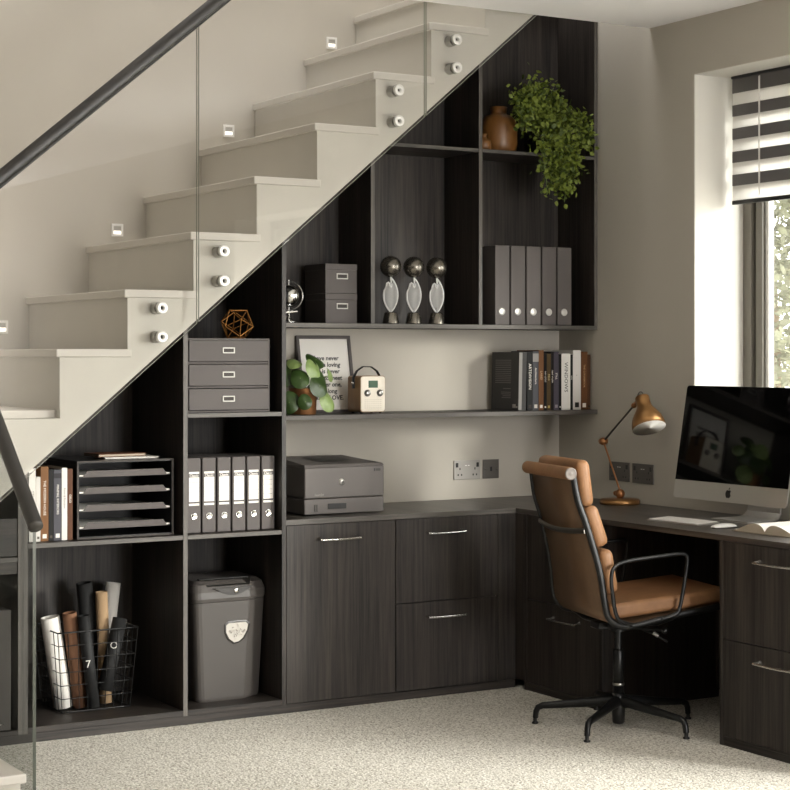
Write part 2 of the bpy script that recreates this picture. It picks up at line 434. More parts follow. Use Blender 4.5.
# ------------------------------------------------------------------ staircase
NX = [1.9655+.2618*k for k in range(0, 10)]; NZ = [1.2003+.2206*k for k in range(0, 10)]
NX[1:8] = [2.231, 2.492, 2.756, 3.020, 3.282, 3.546, 3.806]; NZ[1:8] = [1.421, 1.640, 1.861, 2.083, 2.304, 2.526, 2.746]
NX[8:] = [4.068, 4.330]; NZ[8:] = [2.967, 3.188]
st = thing('staircase', 'greige painted staircase rising to the right above the dark shelving', 'staircase', (0, 0, 0))
TT = .030
for k in range(1, 10):
    xe = NX[k+1]+.028 if k < 9 else NX[k]+.29
    MB().box(NX[k], xe, YT-.006, 7.233, NZ[k]-TT, NZ[k], M['tread'], .004).build('tread', st)
    MB().box(NX[k]+.014, NX[k]+.032, YT+.0005, 7.233, NZ[k-1], NZ[k]-TT, M['stair']).build('riser', st)
poly = [(2.0, 1.17)]
for k in range(1, 10):
    poly += [(NX[k]+.0155, NZ[k-1]-TT), (NX[k]+.0155, NZ[k]-TT-.0005)]
poly += [(4.6, NZ[9]-TT), (4.6, soff(4.6)), (1.73, soff(1.73)), (1.73, 1.17)]
MB().prism(poly, 'y', YT, YT+.04, M['stair']).build('stringer', st)
MB().prism([(1.73, soff(1.73)+.001), (4.6, soff(4.6)+.001), (4.6, soff(4.6)+.014), (1.73, soff(1.73)+.014)], 'y', YT+.0405, 7.233, M['soffit']).build('soffit', st)
MB().box(.56, NX[1]+.03, 6.19, 7.233, 1.17, 1.2003, M['tread'], .003).build('landing', st)
LN = [4.937+.25*k for k in range(6)]; LZ = [.2*(k+1) for k in range(6)]
for k in range(5):
    MB().box(.56, 1.704, LN[k], LN[k+1]+.028, LZ[k]-.027, LZ[k], M['tread'], .004).build('tread', st)
    MB().box(.56, 1.694, LN[k]+.026, LN[k]+.044, LZ[k]-.2, LZ[k]-.027, M['stair']).build('riser', st)
MB().box(.56, 1.694, LN[5]+.026, LN[5]+.044, 1.0, 1.17, M['stair']).build('riser', st)
poly = [(LN[0]+.03, 0)]
for k in range(6): poly += [(LN[k]+.03, LZ[k]-.0275), (LN[k+1]+.03 if k < 5 else 6.19, LZ[k]-.0275)]
poly += [(6.19, .9), (LN[0]+.25, 0)]
MB().prism(poly, 'x', 1.66, 1.695, M['stair']).build('stringer', st)

# glass balustrade: three sheets beside the upper flight, one beside the lower flight
YG = 6.098
def railz(x): return 2.021+.8426*(x-2.010)
M['glass2'] = glassmat('balustrade_glass_low', (.93, .94, .93, 1), .10)
def sheet(name, x0, x1, label, pts):
    t = thing(name, label, 'glass panel', (x0, YG, soff(x0)))
    g = MB(); zb0, zb1, zt0, zt1 = soff(x0)+.004, soff(x1)+.004, railz(x0)-.012, railz(x1)-.012
    g.T = Matrix.Translation((-x0, -YG, -soff(x0)))
    y0, y1 = YG, YG+.010
    A, B, C_, D = (x0, zb0), (x1, zb1), (x1, zt1), (x0, zt0)
    for y in (y0, y1): g.quad([(q[0], y, q[1]) for q in (A, B, C_, D)], M['glass'])
    for a, b in ((A, B), (B, C_), (C_, D), (D, A)):
        g.quad([(a[0], y0, a[1]), (b[0], y0, b[1]), (b[0], y1, b[1]), (a[0], y1, a[1])], M['gedge'])
    g.build('glass', t)
    for x, z in pts:
        o = MB(); P = Vector((x-x0, 0, z-soff(x0)))
        o.cyl(P+Vector((0, .0105, 0)), P+Vector((0, YT-YG-.0005, 0)), .0225, M['steel'], 28)
        o = o.build('standoff', t); tag(o, 'steel standoff')
        c = MB(); c.T = Matrix.Translation(P)
        c.lathe([(0, -.001), (.007, -.001), (.0075, -.012), (.009, -.014), (.0215, -.014), (.0225, -.012), (.0225, 0), (0, 0)][::-1], M['white_cap'], 28, axis=(0, 1, 0))
        c.lathe([(0, -.0012), (.0072, -.0012)], M['dsteel'], 6, axis=(0, 1, 0))
        c.build('cap', o)
sheet('glass_balustrade_panel', 1.80, 2.762, 'clear glass balustrade sheet lowest beside the upper stair flight', [(2.617, 1.572), (2.617, 1.465)])
sheet('glass_balustrade_panel', 2.770, 3.758, 'clear glass balustrade sheet in the middle of the upper flight', [(2.868, 1.789), (2.868, 1.677), (3.632, 2.45), (3.632, 2.328)])
sheet('glass_balustrade_panel', 3.766, 4.55, 'clear glass balustrade sheet meeting the ceiling edge', [(3.905, 2.675), (3.905, 2.562)])
XG = 1.755
t = thing('glass_balustrade_panel', 'clear glass balustrade sheet of the lower flight at the left edge of the photo', 'glass panel', (XG, 5.033, 0))
g = MB(); g.T = Matrix.Translation((-XG, -5.033, 0))
pl = [(5.033, .02), (5.25, .02), (6.06, .72), (6.06, .884+.83*(6.06-5.024)), (5.033, .884)]
for x in (XG, XG+.010): g.quad([(x, a, b) for a, b in pl], M['glass2'])
for a, b in zip(pl, pl[1:]+pl[:1]):
    g.quad([(XG, *a), (XG, *b), (XG+.01, *b), (XG+.01, *a)], M['gedge2'])
g.build('glass', t)
for y, z in ((5.75, .62), (5.75, .50)):
    o = MB().cyl((-.055, y-5.033, z), (-.0005, y-5.033, z), .0225, M['steel']).build('standoff', t)
    MB().lathe([(0, 0), (.0225, 0), (.0225, .012), (.02, .014), (0, .014)], M['white_cap'], 24, o=(.0105, y-5.033, z), axis=(1, 0, 0)).build('cap', o)

def handrail(label, p0, p1, r):
    p0, p1 = Vector(p0), Vector(p1); d = (p1-p0); t = thing('handrail', label, 'handrail', p0)
    MB().tube([(0, 0, 0), d], r, M['rail'], 32).build('tube', t)
    n = d.normalized()
    MB().lathe([(0, 0), (r*.98, 0), (r*1.0, .003), (r*.96, .005), (0, .005)], pm('rail_cap', '#3d3a36', .5) if 'rail_cap' not in M else M['rail_cap'], 32, o=-n*.005, axis=n).build('end_cap', t)
    # slot under the tube that takes the glass edge
    up = Vector((0, 0, 1)); side = n.cross(up).normalized(); dn = side.cross(n).normalized()
    s_ = MB(); w = side*.0075
    dn = -dn if dn.z > 0 else dn
    a, b = dn*(r+.004), dn*(r-.012)
    ring = [[b-w, b+w, a+w, a-w], [d+b-w, d+b+w, d+a+w, d+a-w]]
    s_.loft(ring, M['blk'], False).build('glass_slot', t)
handrail('dark tubular handrail along the top of the upper flight glass', (1.79, 6.103, railz(1.79)+.0), (4.6, 6.103, railz(4.6)), .025)
handrail('short dark handrail of the lower flight ending at the left of the photo', (XG+.005, 5.024, .900), (XG+.005, 6.05, .900+.83*(1.026)), .0225)

# small recessed lights on the stair wall
def stair_light(x, z, label):
    t = thing('stair_light', label, 'light', (x, 7.235, z), group='recessed lights along the stair wall')
    f = MB(); a, b = .027, .017
    for q in ((-a, a, b, a), (-a, a, -a, -b), (-a, -b, -b, b), (b, a, -b, b)): f.box(q[0], q[1], -.006, -.0005, q[2], q[3], M['white'], .001)
    f.build('bezel', t)
    MB().box(-b, b, -.003, -.0005, -.003, b, M['holder']).build('recess', t)
    MB().box(-b, b, -.003, -.0005, -b, -.0032, M['led']).build('lens', t)
    return t
for x, z, l in ((2.388, 1.515, 'square white stair light lowest on the wall at the left edge'), (2.90, 1.937, 'square white stair light above the third visible tread'),
                (3.429, 2.398, 'square white stair light second from the top of the flight'), (3.952, 2.836, 'square white stair light highest on the stair wall')):
    stair_light(x, z, l)

def banded(o, m):
    o.data.materials.append(m); k = len(o.data.materials)-1
    for p_ in o.data.polygons:
        if p_.normal.y < -.9: p_.material_index = k
    return o
# ------------------------------------------------------------------ under-stair joinery
PT = .0175
def slant(name, parent, x0, x1, y0, y1, z0, m):
    return banded(MB().prism([(x0, z0), (x1, z0), (x1, soff(x1)-.002), (x0, soff(x0)-.002)], 'y', y0, y1, m).build(name, parent), M['ez'])
def board(name, parent, a, m=None):
    o = MB().box(*a, m or M['wx'], .0008, 1).build(name, parent)
    return o if name in ('back_panel', 'base_board') else banded(o, M['ez' if m else 'ex'])

u = thing('open_shelving_unit', 'dark wood open shelving with four bays under the lower stairs', 'shelving', (0, 0, 0))
slant('side_panel', u, 2.131, 2.149, YF, YB-.001, .0335, M['wv'])
slant('divider', u, 2.758, 2.7755, YF, YB-.001, .0335, M['wv'])
slant('side_panel', u, 3.176, 3.1935, YF, YB-.001, .0335, M['wv'])
MB().prism([(2.149, .055), (2.758, .055), (2.758, soff(2.758)-.003), (2.149, soff(2.149)-.003)], 'y', YB-.016, YB-.0015, M['wv']).build('back_panel', u)
MB().prism([(2.7755, .055), (3.176, .055), (3.176, soff(3.176)-.003), (2.7755, soff(2.7755)-.003)], 'y', YB-.016, YB-.0015, M['wv']).build('back_panel', u)
board('shelf', u, (2.1495, 2.7575, YF+.001, YB-.0165, .700, .7175))
board('shelf', u, (2.776, 3.1755, YF+.001, YB-.0165, .700, .7165))
board('shelf', u, (2.776, 3.1755, YF+.001, YB-.0165, 1.161, 1.178))
board('base_board', u, (2.1495, 2.7575, YF+.0005, YB-.0165, .034, .055))
board('base_board', u, (2.776, 3.1755, YF+.0005, YB-.0165, .034, .055))

u = thing('shelving_unit', 'dark wood shelving behind the lower flight glass at the left edge', 'shelving', (0, 0, 0))
board('side_panel', u, (2.112, 2.1305, YF, YB-.001, .0335, soff(2.112)-.003), M['wv'])
board('side_panel', u, (1.78, 1.798, YF+.02, YB-.001, .0335, soff(1.78)-.003), M['wv'])
board('back_panel', u, (1.798, 2.112, YB-.016, YB-.0015, .055, soff(1.798)-.003), M['wv'])
board('base_board', u, (1.798, 2.1115, YF+.0005, YB-.0165, .034, .05))
board('shelf', u, (1.798, 2.1115, YF+.001, YB-.0165, .655, .672))
f = MB(); f.box(1.80, 2.1105, YF+.004, YF+.02, .612, .654, M['wx'], .001)
f.build('rail_board', u)
d = MB().box(1.80, 2.1105, YF+.004, YF+.022, .676, .8115, M['wx'], .001).build('drawer', u)
MB().box(1.80, 2.1105, YF+.03, YB-.02, .68, .69, M['wv']).build('drawer_bottom', d)
t = thing('storage_box', 'grey box with a metal pull behind the glass at far left', 'box', (1.955, 6.42, .05))
MB().box(-.137, .137, -.19, .19, 0, .433, M['cardb'], .004).build('body', t)
m = MB().tube([(.03, -.19, .025), (.035, -.205, .027), (.10, -.205, .027), (.105, -.19, .025)], .004, M['chrome'], 8).build('handle', t)

m = MB().box(1.78, XD-.002, YF+.002, YF+.02, 0, .0335, M['wx'], .001).build('plinth'); tag(m, 'long dark plinth board under the back wall cabinets', 'plinth')

# upper shelf unit
u = thing('wall_shelving_unit', 'dark wood upper shelving filling the slope under the stairs', 'shelving', (0, 0, 0))
ZU = 1.530
board('bottom_board', u, (3.194, 4.8795, YS, YB-.001, 1.5115, ZU))
def uprt(name, x0, x1): banded(MB().prism([(x0, ZU), (x1, ZU), (x1, min(3.2, soff(x1)-.003)), (x0, min(3.2, soff(x0)-.003))], 'y', YS, YB-.001, M['wv']).build(name, u), M['ez'])
uprt('divider', 3.705, 3.7235); uprt('divider', 4.242, 4.2595); uprt('side_panel', 4.861, 4.8795)
xs = 2.024+(2.289-.893)/.84+.01
board('shelf', u, (xs, 4.2415, YS+.0005, YB-.0165, 2.2735, 2.289)); board('shelf', u, (4.26, 4.8605, YS+.0005, YB-.0165, 2.2735, 2.289))
for a, b in ((3.194, 3.705), (3.7235, 4.242), (4.2595, 4.861)):
    MB().prism([(a, ZU), (b, ZU), (b, min(3.2, soff(b)-.004)), (a, min(3.2, soff(a)-.004))], 'y', YB-.016, YB-.0015, M['wv']).build('back_panel', u)

m = MB().box(3.194, 4.8795, YS, YB-.0005, 1.134, 1.153, M['wx'], .0008, 1).build('floating_shelf'); banded(m, M['ex']); tag(m, 'long dark floating shelf holding the plant, radio and books', 'shelf')

# worktop (one L shaped piece)
m = MB(); m.prism([(3.194, YF), (XD-.0, YF), (XD-.0, 3.7), (XR-.0005, 3.7), (XR-.0005, YB-.0005), (3.194, YB-.0005)], 'z', ZW-TW, ZW, M['wt'])
tag(banded(m.build('worktop'), M['ex']), 'L shaped dark wood worktop running round the corner under the window', 'worktop')

def handle(parent, c, length, face):
    """slim bowed chrome bar on two feet; face 'y' points to -Y, 'x' to -X"""
    h = MB(); L2 = length/2
    def P(a, o, z): return (c[0]+a, c[1]-o, c[2]+z) if face == 'y' else (c[0]-o, c[1]-a, c[2]+z)
    h.tube([P(-L2+L2*2*i/14, .027+.003*math.sin(PI*i/14), -.0015*math.sin(PI*i/14)) for i in range(15)], .0045, M['chrome'], 10)
    for s_ in (-1, 1):
        h.tube([P(s_*(L2-.008), .001, .004), P(s_*(L2-.008), .012, .003), P(s_*(L2-.006), .026, 0)], [.0085, .006, .0055], M['chrome'], 12)
    return tag(h.build('handle', parent), 'chrome bow handle')

def base_unit(label, x0, x1, fronts, nm='base_cabinet', hl=.182, hx=None):
    t = thing(nm, label, 'cabinet', (0, 0, 0))
    MB().box(x0+.0005, x1-.0005, YF+.0215, YB-.003, .034, ZW-TW-.001, M['wv']).build('body', t)
    for kind, z0, z1 in fronts:
        d = MB().box(x0+.002, x1-.002, YF+.001, YF+.020, z0, z1, M['wv'], .001, 1).build(kind, t)
        handle(d, (hx or (x0+x1)/2-.018, YF+.001, z1-.060), hl, 'y')
    return t
base_unit('tall single door dark wood cabinet below the printer', 3.194, 3.692, [('door', .036, .7315)])
base_unit('dark wood cabinet of two deep drawers left of the corner', 3.692, 4.1905, [('drawer', .036, .389), ('drawer', .393, .7315)], nm='drawer_cabinet')
m = MB(); m.box(4.1915, XD-.001, YF+.001, YF+.02, .036, ZW-TW-.001, M['wv'], .001, 1); m.box(XD-.0005, XD+.018, 6.155, YF+.02, .036, ZW-TW-.001, M['wv'], .001, 1)
tag(m.build('corner_filler'), 'narrow dark wood filler strip in the inner corner of the cabinets', 'panel')

def ped(label, y0, y1, hy, nm='desk_pedestal'):
    t = thing(nm, label, 'cabinet', (0, 0, 0))
    MB().box(XD+.0215, XR-.003, y0+.0185, y1-.0185, .034, ZW-TW-.001, M['wv']).build('body', t)
    for a in ((y0, y0+.018), (y1-.018, y1)): MB().box(XD, XR-.003, *a, .0, ZW-TW-.001, M['wv'], .001, 1).build('side_panel', t)
    for z0, z1 in ((.034, .3795), (.383, .7315)):
        d = MB().box(XD+.001, XD+.02, y0+.0195, y1-.0195, z0, z1, M['wv'], .001, 1).build('drawer', t)
        handle(d, (XD+.001, hy, z1-.058), .192, 'x')
    MB().box(XD+.002, XD+.02, y0+.0185, y1-.0185, .0, .032, M['wy'], .001, 1).build('plinth', t)
    return t
ped('dark wood drawer pedestal behind the chair in the corner', 5.62, 6.154, 5.857)
ped('dark wood drawer pedestal at the right edge of the photo', 4.30, 4.928, 4.628)
m = MB().box(XR-.021, XR-.003, 4.93, 5.618, .034, ZW-TW-.001, M['wv'], .001, 1).build('modesty_panel'); tag(m, 'dark wood panel closing the back of the desk knee hole', 'panel')

# ------------------------------------------------------------------ sockets
def plate(label, loc, face, w, h, mat, kind):
    t = thing('wall_socket', label, 'socket', loc)
    t.rotation_euler.z = 0 if face == 'y' else -PI/2
    m_ = MB().box(-w/2, w/2, -.006, -.0005, -h/2, h/2, mat, .0015, 2)
    m_.build('plate', t)
    m = MB()
    if kind == 'double':
        for s_ in (-1, 1):
            c = s_*.040; m = MB()
            m.box(c-.0155, c+.0155, -.0063, -.004, -.030, .0125, mat)
            m.box(c-.002, c+.003, -.0068, -.004, .000, .010, M['blk'])       # earth pin
            m.box(c-.012, c-.006, -.0068, -.004, -.026, -.018, M['blk']); m.box(c+.006, c+.012, -.0068, -.004, -.026, -.018, M['blk'])
            m.build('outlet', t)
        for s_ in (-1, 1):
            MB().box(s_*.055-.006, s_*.055+.006, -.0085, -.005, .012, .032, M['blk'], .001).build('switch', t)
        MB().box(-.012, -.003, -.0066, -.005, .018, .021, M['white']).box(.003, .012, -.0066, -.005, .018, .021, M['white']).build('marking', t)
    elif kind == 'single':
        m.box(-.005, .005, -.0068, -.004, -.010, .010, M['blk']).build('port', t)
        for s_ in (-1, 1): MB().lathe([(0, 0), (.0035, 0), (.003, .0015), (0, .0018)], M['chrome'], 12, o=(s_*.030, -.006, 0), axis=(0, -1, 0)).build('screw', t)
    return t
plate('bright steel double wall socket on the back wall right of the printer', (4.370, YB, .884), 'y', .140, .086, M['sockm'], 'double')
plate('darker single outlet plate beside the steel double socket', (4.498, YB, .884), 'y', .086, .086, M['sockd'], 'single')
plate('dark grey double socket behind the lamp stem', (XR, 6.278, .885), 'x', .143, .084, M['sockd'], 'double')
plate('dark grey double socket between the lamp and the monitor', (XR, 6.112, .884), 'x', .146, .086, M['sockd'], 'double')

# ------------------------------------------------------------------ things on the shelves
Z1 = .718
# lever arch binders with labels
def binder_low(loc, label):
    t = thing('lever_arch_binder', label, 'binder', loc, group='labelled binders on the lower shelf')
    w, h, d = .0565, .287, .27
    MB().box(-w/2, w/2, 0, d, 0, h, M['card'], .003, 2).build('cover', t)
    l = MB(); a = .021
    l.box(-a, a, -.0008, .001, .120, .2135, M['paper'])
    for z in (.1055, .2265): l.box(-a, a, -.0008, .001, z, z+.008, M['paper'])
    for i in range(1, 5): l.box(-a+.002, a-.002, -.0010, -.0006, .120+i*.0185, .1208+i*.0185, M['card'])
    l.text('Classic', .0135, front(0, -.0002, .2195), M['paper'], ext=.0006, bold=.0002)
    l.build('spine_label', t)
    r = MB().lathe([(.010, 0), (.0135, .0), (.0135, .002), (.0115, .003), (.010, .002)], M['chrome'], 24, o=(0, -.0005, .064), axis=(0, -1, 0))
    r.lathe([(0, .0006), (.0105, .0006)], M['steel'], 20, o=(0, -.0005, .064), axis=(0, -1, 0))
    r.box(.002, .0085, -.0018, -.0008, .058, .070, M['blk'])
    tag(r.build('finger_ring', t), 'metal finger ring')
    return t
b = None; lab = ['leftmost of six', 'second from left of six', 'third from left of six', 'third from right of six', 'second from right of six', 'rightmost of six']
for i in range(6):
    x = 2.823+.0632*i
    lb = 'grey lever arch binder with white label, ' + lab[i]
    if i == 0: b = binder_low((x, 6.262, Z1), lb)
    else: copy_tree(b, loc=(x, 6.262, Z1), label=lb)

# three drawer desktop chest
t = thing('drawer_box', 'grey three drawer desktop box on the shelf above the labelled binders', 'drawer box', (2.965, 6.25, 1.179))
W = .3515/2
c = MB(); 
c.box(-W, W, .004, .30, 0, .006, M['card']); c.box(-W, W, .004, .30, .278, .284, M['card']); c.box(-W, -W+.006, .004, .30, .006, .278, M['card']); c.box(W-.006, W, .004, .30, .006, .278, M['card']); c.box(-W+.006, W-.006, .29, .30, .006, .278, M['card'])
for z in (.0935, .1865): c.box(-W+.006, W-.006, .006, .29, z, z+.006, M['card'])
c.build('body', t)
def holder(parent, x, y, z, w=.052, h=.023):
    f = MB(); a, b_ = w/2, h/2; k = .0045
    for q in ((-a, a, b_-k, b_), (-a, a, -b_, -b_+k), (-a, -a+k, -b_, b_), (a-k, a, -b_, b_)): f.box(x+q[0], x+q[1], y-.003, y+.0005, z+q[2], z+q[3], M['holder'], .001)
    f.box(x-a+k, x+a-k, y-.0008, y+.0005, z-b_+k, z+b_-k, M['cardb'])
    return tag(f.build('label_holder', parent), 'silver label holder')
for z in (.0085, .102, .195):
    d = MB().box(-W+.008, W-.008, 0, .28, z, z+.0815, M['card'], .0015).build('drawer', t); holder(d, -.002, 0, z+.043)

# wire icosahedron on the chest
bmt = bmesh.new(); bmesh.ops.create_icosphere(bmt, subdivisions=1, radius=.066)
R = Matrix.Rotation(.42, 3, 'Z') @ Matrix.Rotation(.55, 3, 'X') @ Matrix.Rotation(.3, 3, 'Y')
vs = [R @ v.co for v in bmt.verts]; mz = min(v.z for v in vs); es = [(e.verts[0].index, e.verts[1].index) for e in bmt.edges]; bmt.free()
m = MB()
for a, b_ in es: m.cyl(vs[a]-Vector((0, 0, mz-.0025)), vs[b_]-Vector((0, 0, mz-.0025)), .0022, M['gold'], 8)
for v in vs: m.ball(v-Vector((0, 0, mz-.0025)), .003, M['gold'], 8)
tag(m.build('wire_polyhedron', loc=(3.052, 6.36, 1.4635)), 'gold wire polyhedron ornament standing on the three drawer box', 'ornament')

# letter tray rack
t = thing('letter_tray_rack', 'black open letter rack with four sloping trays on the left shelf', 'tray rack', (2.5465, 6.265, Z1))
W, H, D = .193, .289, .33
c = MB(); k = .009
c.box(-W, W, 0, D, 0, k, M['blkm'], .001); c.box(-W, W, 0, D, H-k, H, M['blkm'], .001); c.box(-W, -W+k, 0, D, k, H-k, M['blkm'], .001); c.box(W-k, W, 0, D, k, H-k, M['blkm'], .001); c.box(-W+k, W-k, D-.004, D, k, H-k, M['blkm'])
c.build('case', t)
f = MB()
for z0, z1, x0, x1 in ((0, .006, -W, W), (H-.006, H, -W, W)): f.box(x0, x1, -.002, .0005, z0, z1, M['cardb'], .0005)
for x0, x1 in ((-W, -W+.007), (W-.007, W)): f.box(x0, x1, -.002, .0005, .006, H-.006, M['cardb'], .0005)
f.build('front_edge', t)
tray0 = None
for i, z in enumerate((.036, .101, .166, .228)):
    q = MB(); q.box(-W+.012, W-.012, .007, D-.01, z, z+.003, M['blkm'])
    q._add([(-W+.024, .004, z), (W-.024, .004, z), (W-.042, .001, z+.024), (-W+.042, .001, z+.024), (-W+.024, .0065, z), (W-.024, .0065, z), (W-.042, .0035, z+.024), (-W+.042, .0035, z+.024)],
           [(0, 1, 2, 3), (7, 6, 5, 4), (0, 3, 7, 4), (1, 5, 6, 2), (3, 2, 6, 7), (0, 4, 5, 1)], M['card'])
    q.build('tray', t)
    s_ = MB().box(-W+.0125, W-.0125, .007, D-.03, z+.0032, z+.0085, M['paper']).build('paper_stack', loc=(2.5465, 6.265, Z1))
    tag(s_, 'white paper in the ' + ('lowest', 'third', 'second', 'topmost')[i] + ' tray of the black letter rack', 'paper', 'paper in the letter trays')

# notebooks on the rack
m = MB().box(-.105, .105, -.075, .075, 0, .005, M['paper'], .0008).box(-.108, .108, -.078, .078, .005, .0062, M['paper'], .0005).build('magazine', loc=(2.60, 6.40, Z1+.2895), rotz=-.06)
tag(m, 'white magazine lying on the letter rack under the brown notebook', 'magazine')
t = thing('notebook', 'brown notebook lying on top of the letter rack', 'notebook', (2.565, 6.42, Z1+.2965), .05)
MB().box(-.098, .098, -.068, .068, 0, .0022, bookmat('#6d4630'), .0006).box(-.098, .098, -.068, .068, .0088, .011, bookmat('#6d4630'), .0006).box(-.098, .098, .064, .068, .002, .009, bookmat('#6d4630')).build('cover', t)
MB().box(-.096, .096, -.066, .064, .0022, .0088, M['pages']).build('page_block', t)

# books
def book(x0, x1, y, z, h, d, col, label, group, title=None, tcol='#e9e4da', logo=None, lean=0, tsize=None, band=None):
    w = x1-x0; t = thing('book', label, 'book', ((x0+x1)/2, y, z), group=group)
    if lean: t.rotation_euler.y = lean
    c = MB(); cm = bookmat(col); k = min(.0022, w*.2); hw = w/2-.0004
    c.box(-hw, -hw+k, .001, d, 0, h, cm); c.box(hw-k, hw, .001, d, 0, h, cm); c.box(-hw, hw, 0, .003, 0, h, cm, .0006)
    if title:
        ts = tsize or w*.62
        c.text(title, ts, Matrix.Translation((0, -.0002, h*.58)) @ FRONT @ Matrix.Rotation(-PI/2, 4, 'Z'), bookmat(tcol), ext=.0003)
    if band: c.box(-hw, hw, -.0004, .001, h*band[0], h*band[1], bookmat(band[2]))
    if logo: c.box(-w*.25, w*.25, -.0004, .001, h*.04, h*.04+w*.5, bookmat(logo))
    c.build('cover', t)
    MB().box(-hw+k, hw-k, .003, d-.003, .003, h-.003, M['pages']).build('page_block', t)
    return t
G1 = 'books on the left shelf beside the letter rack'
for x0, x1, h, c, l, kw in (
    (2.172, 2.199, .268, '#d8d4cc', 'white book leftmost in the row beside the letter rack', dict(title='STUDIO', tcol='#8d877d')),
    (2.199, 2.217, .236, '#cfcbc4', 'shorter white book next to the orange brown spine', dict(logo='#55504a')),
    (2.217, 2.2475, .273, '#75502f', 'orange brown book in the row left of the letter rack', dict(title='THE MODERN HOUSE', tsize=.013, logo='#e6dfd3')),
    (2.2475, 2.267, .262, '#141312', 'black book between the orange brown and grey blue spines', dict(logo='#4d463e')),
    (2.267, 2.2975, .260, '#4b4a50', 'grey blue book with pale title beside the letter rack', dict(title='MINIMAL INTERIORS', tsize=.012, logo='#d9d6d0', band=(.88, .95, '#2d2c2f'))),
    (2.2975, 2.3195, .266, '#d9d6d0', 'white book next to the brown spine nearest the letter rack', dict(title='Form & Function', tcol='#6a655d', tsize=.011)),
    (2.3195, 2.3405, .262, '#573520', 'brown book nearest the letter rack', dict(title='OSLO', tsize=.012))):
    book(x0, x1, 6.272, Z1, h, .21, c, l, G1, **kw)
G2 = 'books on the floating shelf near the corner'
Z3 = 1.1535
big = book(4.474, 4.515, 6.478, Z3, .258, .215, '#3f3e3d', 'large dark grey book leaning at the left end of the corner books', G2, lean=.022)
cv = MB(); rnd = random.Random(4)
for zr0, zr1, n in ((.118, .226, 13), (.092, .100, 1), (.052, .084, 4)):
    for i in range(n):
        zz = zr1-(i+.5)*(zr1-zr0)/n
        if n == 1 or rnd.random() < .96: cv.box(-.0212, -.0204, .062+0*i, .185 if n == 13 else .12+.02*rnd.random(), zz-.0016, zz+.0016, bookmat('#74716e'))
cv.box(-.0212, -.0204, .022, .046, .012, .028, bookmat('#a5a29d')); cv.box(-.0212, -.0204, .008, .018, .012, .020, bookmat('#a5a29d'))
cv.box(-.0206, -.004, -.0004, .001, .004, .256, bookmat('#8d8b87'))
cv.build('cover_print', big)
for x0, x1, h, c, l, kw in (
    (4.5225, 4.553, .238, '#191919', 'black book with spaced white capitals next to the large leaning book', dict(title='ARTDIVISION', tsize=.019, logo='#35302c')),
    (4.553, 4.585, .242, '#4a4a4e', 'grey book beside the black one with white capitals', dict(title='Architecture', tsize=.014, logo='#c9c4ba', band=(.82, .96, '#8f8d8a'))),
    (4.585, 4.6125, .246, '#6f4c30', 'orange brown book in the corner row', dict(title='LAND', tsize=.015, tcol='#d2b595', logo='#e3ded6')),
    (4.6125, 4.629, .236, '#121110', 'black book right of the orange brown spine', dict(title='NO LOGIC', tsize=.010, logo='#cfc9bf')),
    (4.629, 4.6505, .232, '#4a3b22', 'olive brown book in the corner row', dict(title='FIELD', tsize=.012, tcol='#c9b98b', logo='#a8985f')),
    (4.6505, 4.667, .238, '#1a1614', 'thin black book with pale title beside the olive brown one', dict(title='NEW WORK', tsize=.010)),
    (4.667, 4.6945, .240, '#46414a', 'purple grey book in the corner row', dict(title='STILL', tsize=.013, logo='#817b80')),
    (4.6945, 4.709, .230, '#161514', 'thin black book left of the tall white book', dict(logo='#c9c4ba')),
    (4.709, 4.7585, .232, '#dedbd5', 'thick white book with dark title in the corner row', dict(title='WINDOWS', tcol='#3c3a37', tsize=.026)),
    (4.7585, 4.772, .228, '#141312', 'thin black book between the two white books', dict(title='GRID', tsize=.009)),
    (4.772, 4.8165, .246, '#d9d6d1', 'tall white book with a small black mark near its foot', dict(logo='#22201e', title='s', tcol='#77736d', tsize=.012)),
    (4.8165, 4.8535, .240, '#5d3c20', 'brown book right of the tall white book', dict(title='THE COOKBOOK', tsize=.013, tcol='#b99a72', logo='#e1dcd3')),
    (4.8535, 4.870, .228, '#4a301c', 'dark brown book at the right end against the wall', dict(logo='#15120f'))):
    book(x0, x1, 6.480, Z3, h*1.085, .17, c, l, G2, **kw)

# wire basket with paper rolls
t = thing('wire_basket', 'black wire basket full of paper rolls on the bottom shelf', 'basket', (2.478, 6.37, .0555))
m = MB(); w0, w1, d0, d1, H = .135, .160, .0, .0, .305
fx, bx2 = 0, 0
def bp(u_, v_, h):                                   # u -1..1 across, v 0..1 front to back
    f_ = h/H; W_ = w0+(w1-w0)*f_; y0_ = .02-.02*f_; y1_ = .245+.03*f_
    return Vector((u_*W_, y0_+(y1_-y0_)*v_, h))
path = [(-1+2*i/8, 0) for i in range(8)] + [(1, i/6) for i in range(6)] + [(1-2*i/8, 1) for i in range(8)] + [(-1, 1-i/6) for i in range(6)]
for j in range(7):
    h = .004+(H-.004)*j/6
    m.tube([bp(a, b_, h) for a, b_ in path], .0030 if j in (0, 6) else .0017, M['blkm'], 6, closed=True)
for a, b_ in path: m.cyl(bp(a, b_, .004), bp(a, b_, H), .0017, M['blkm'], 6)
for i in range(1, 8): m.cyl(bp(-1+2*i/8, 0, .004), bp(-1+2*i/8, 1, .004), .0017, M['blkm'], 6)
m.build('wire_frame', t)
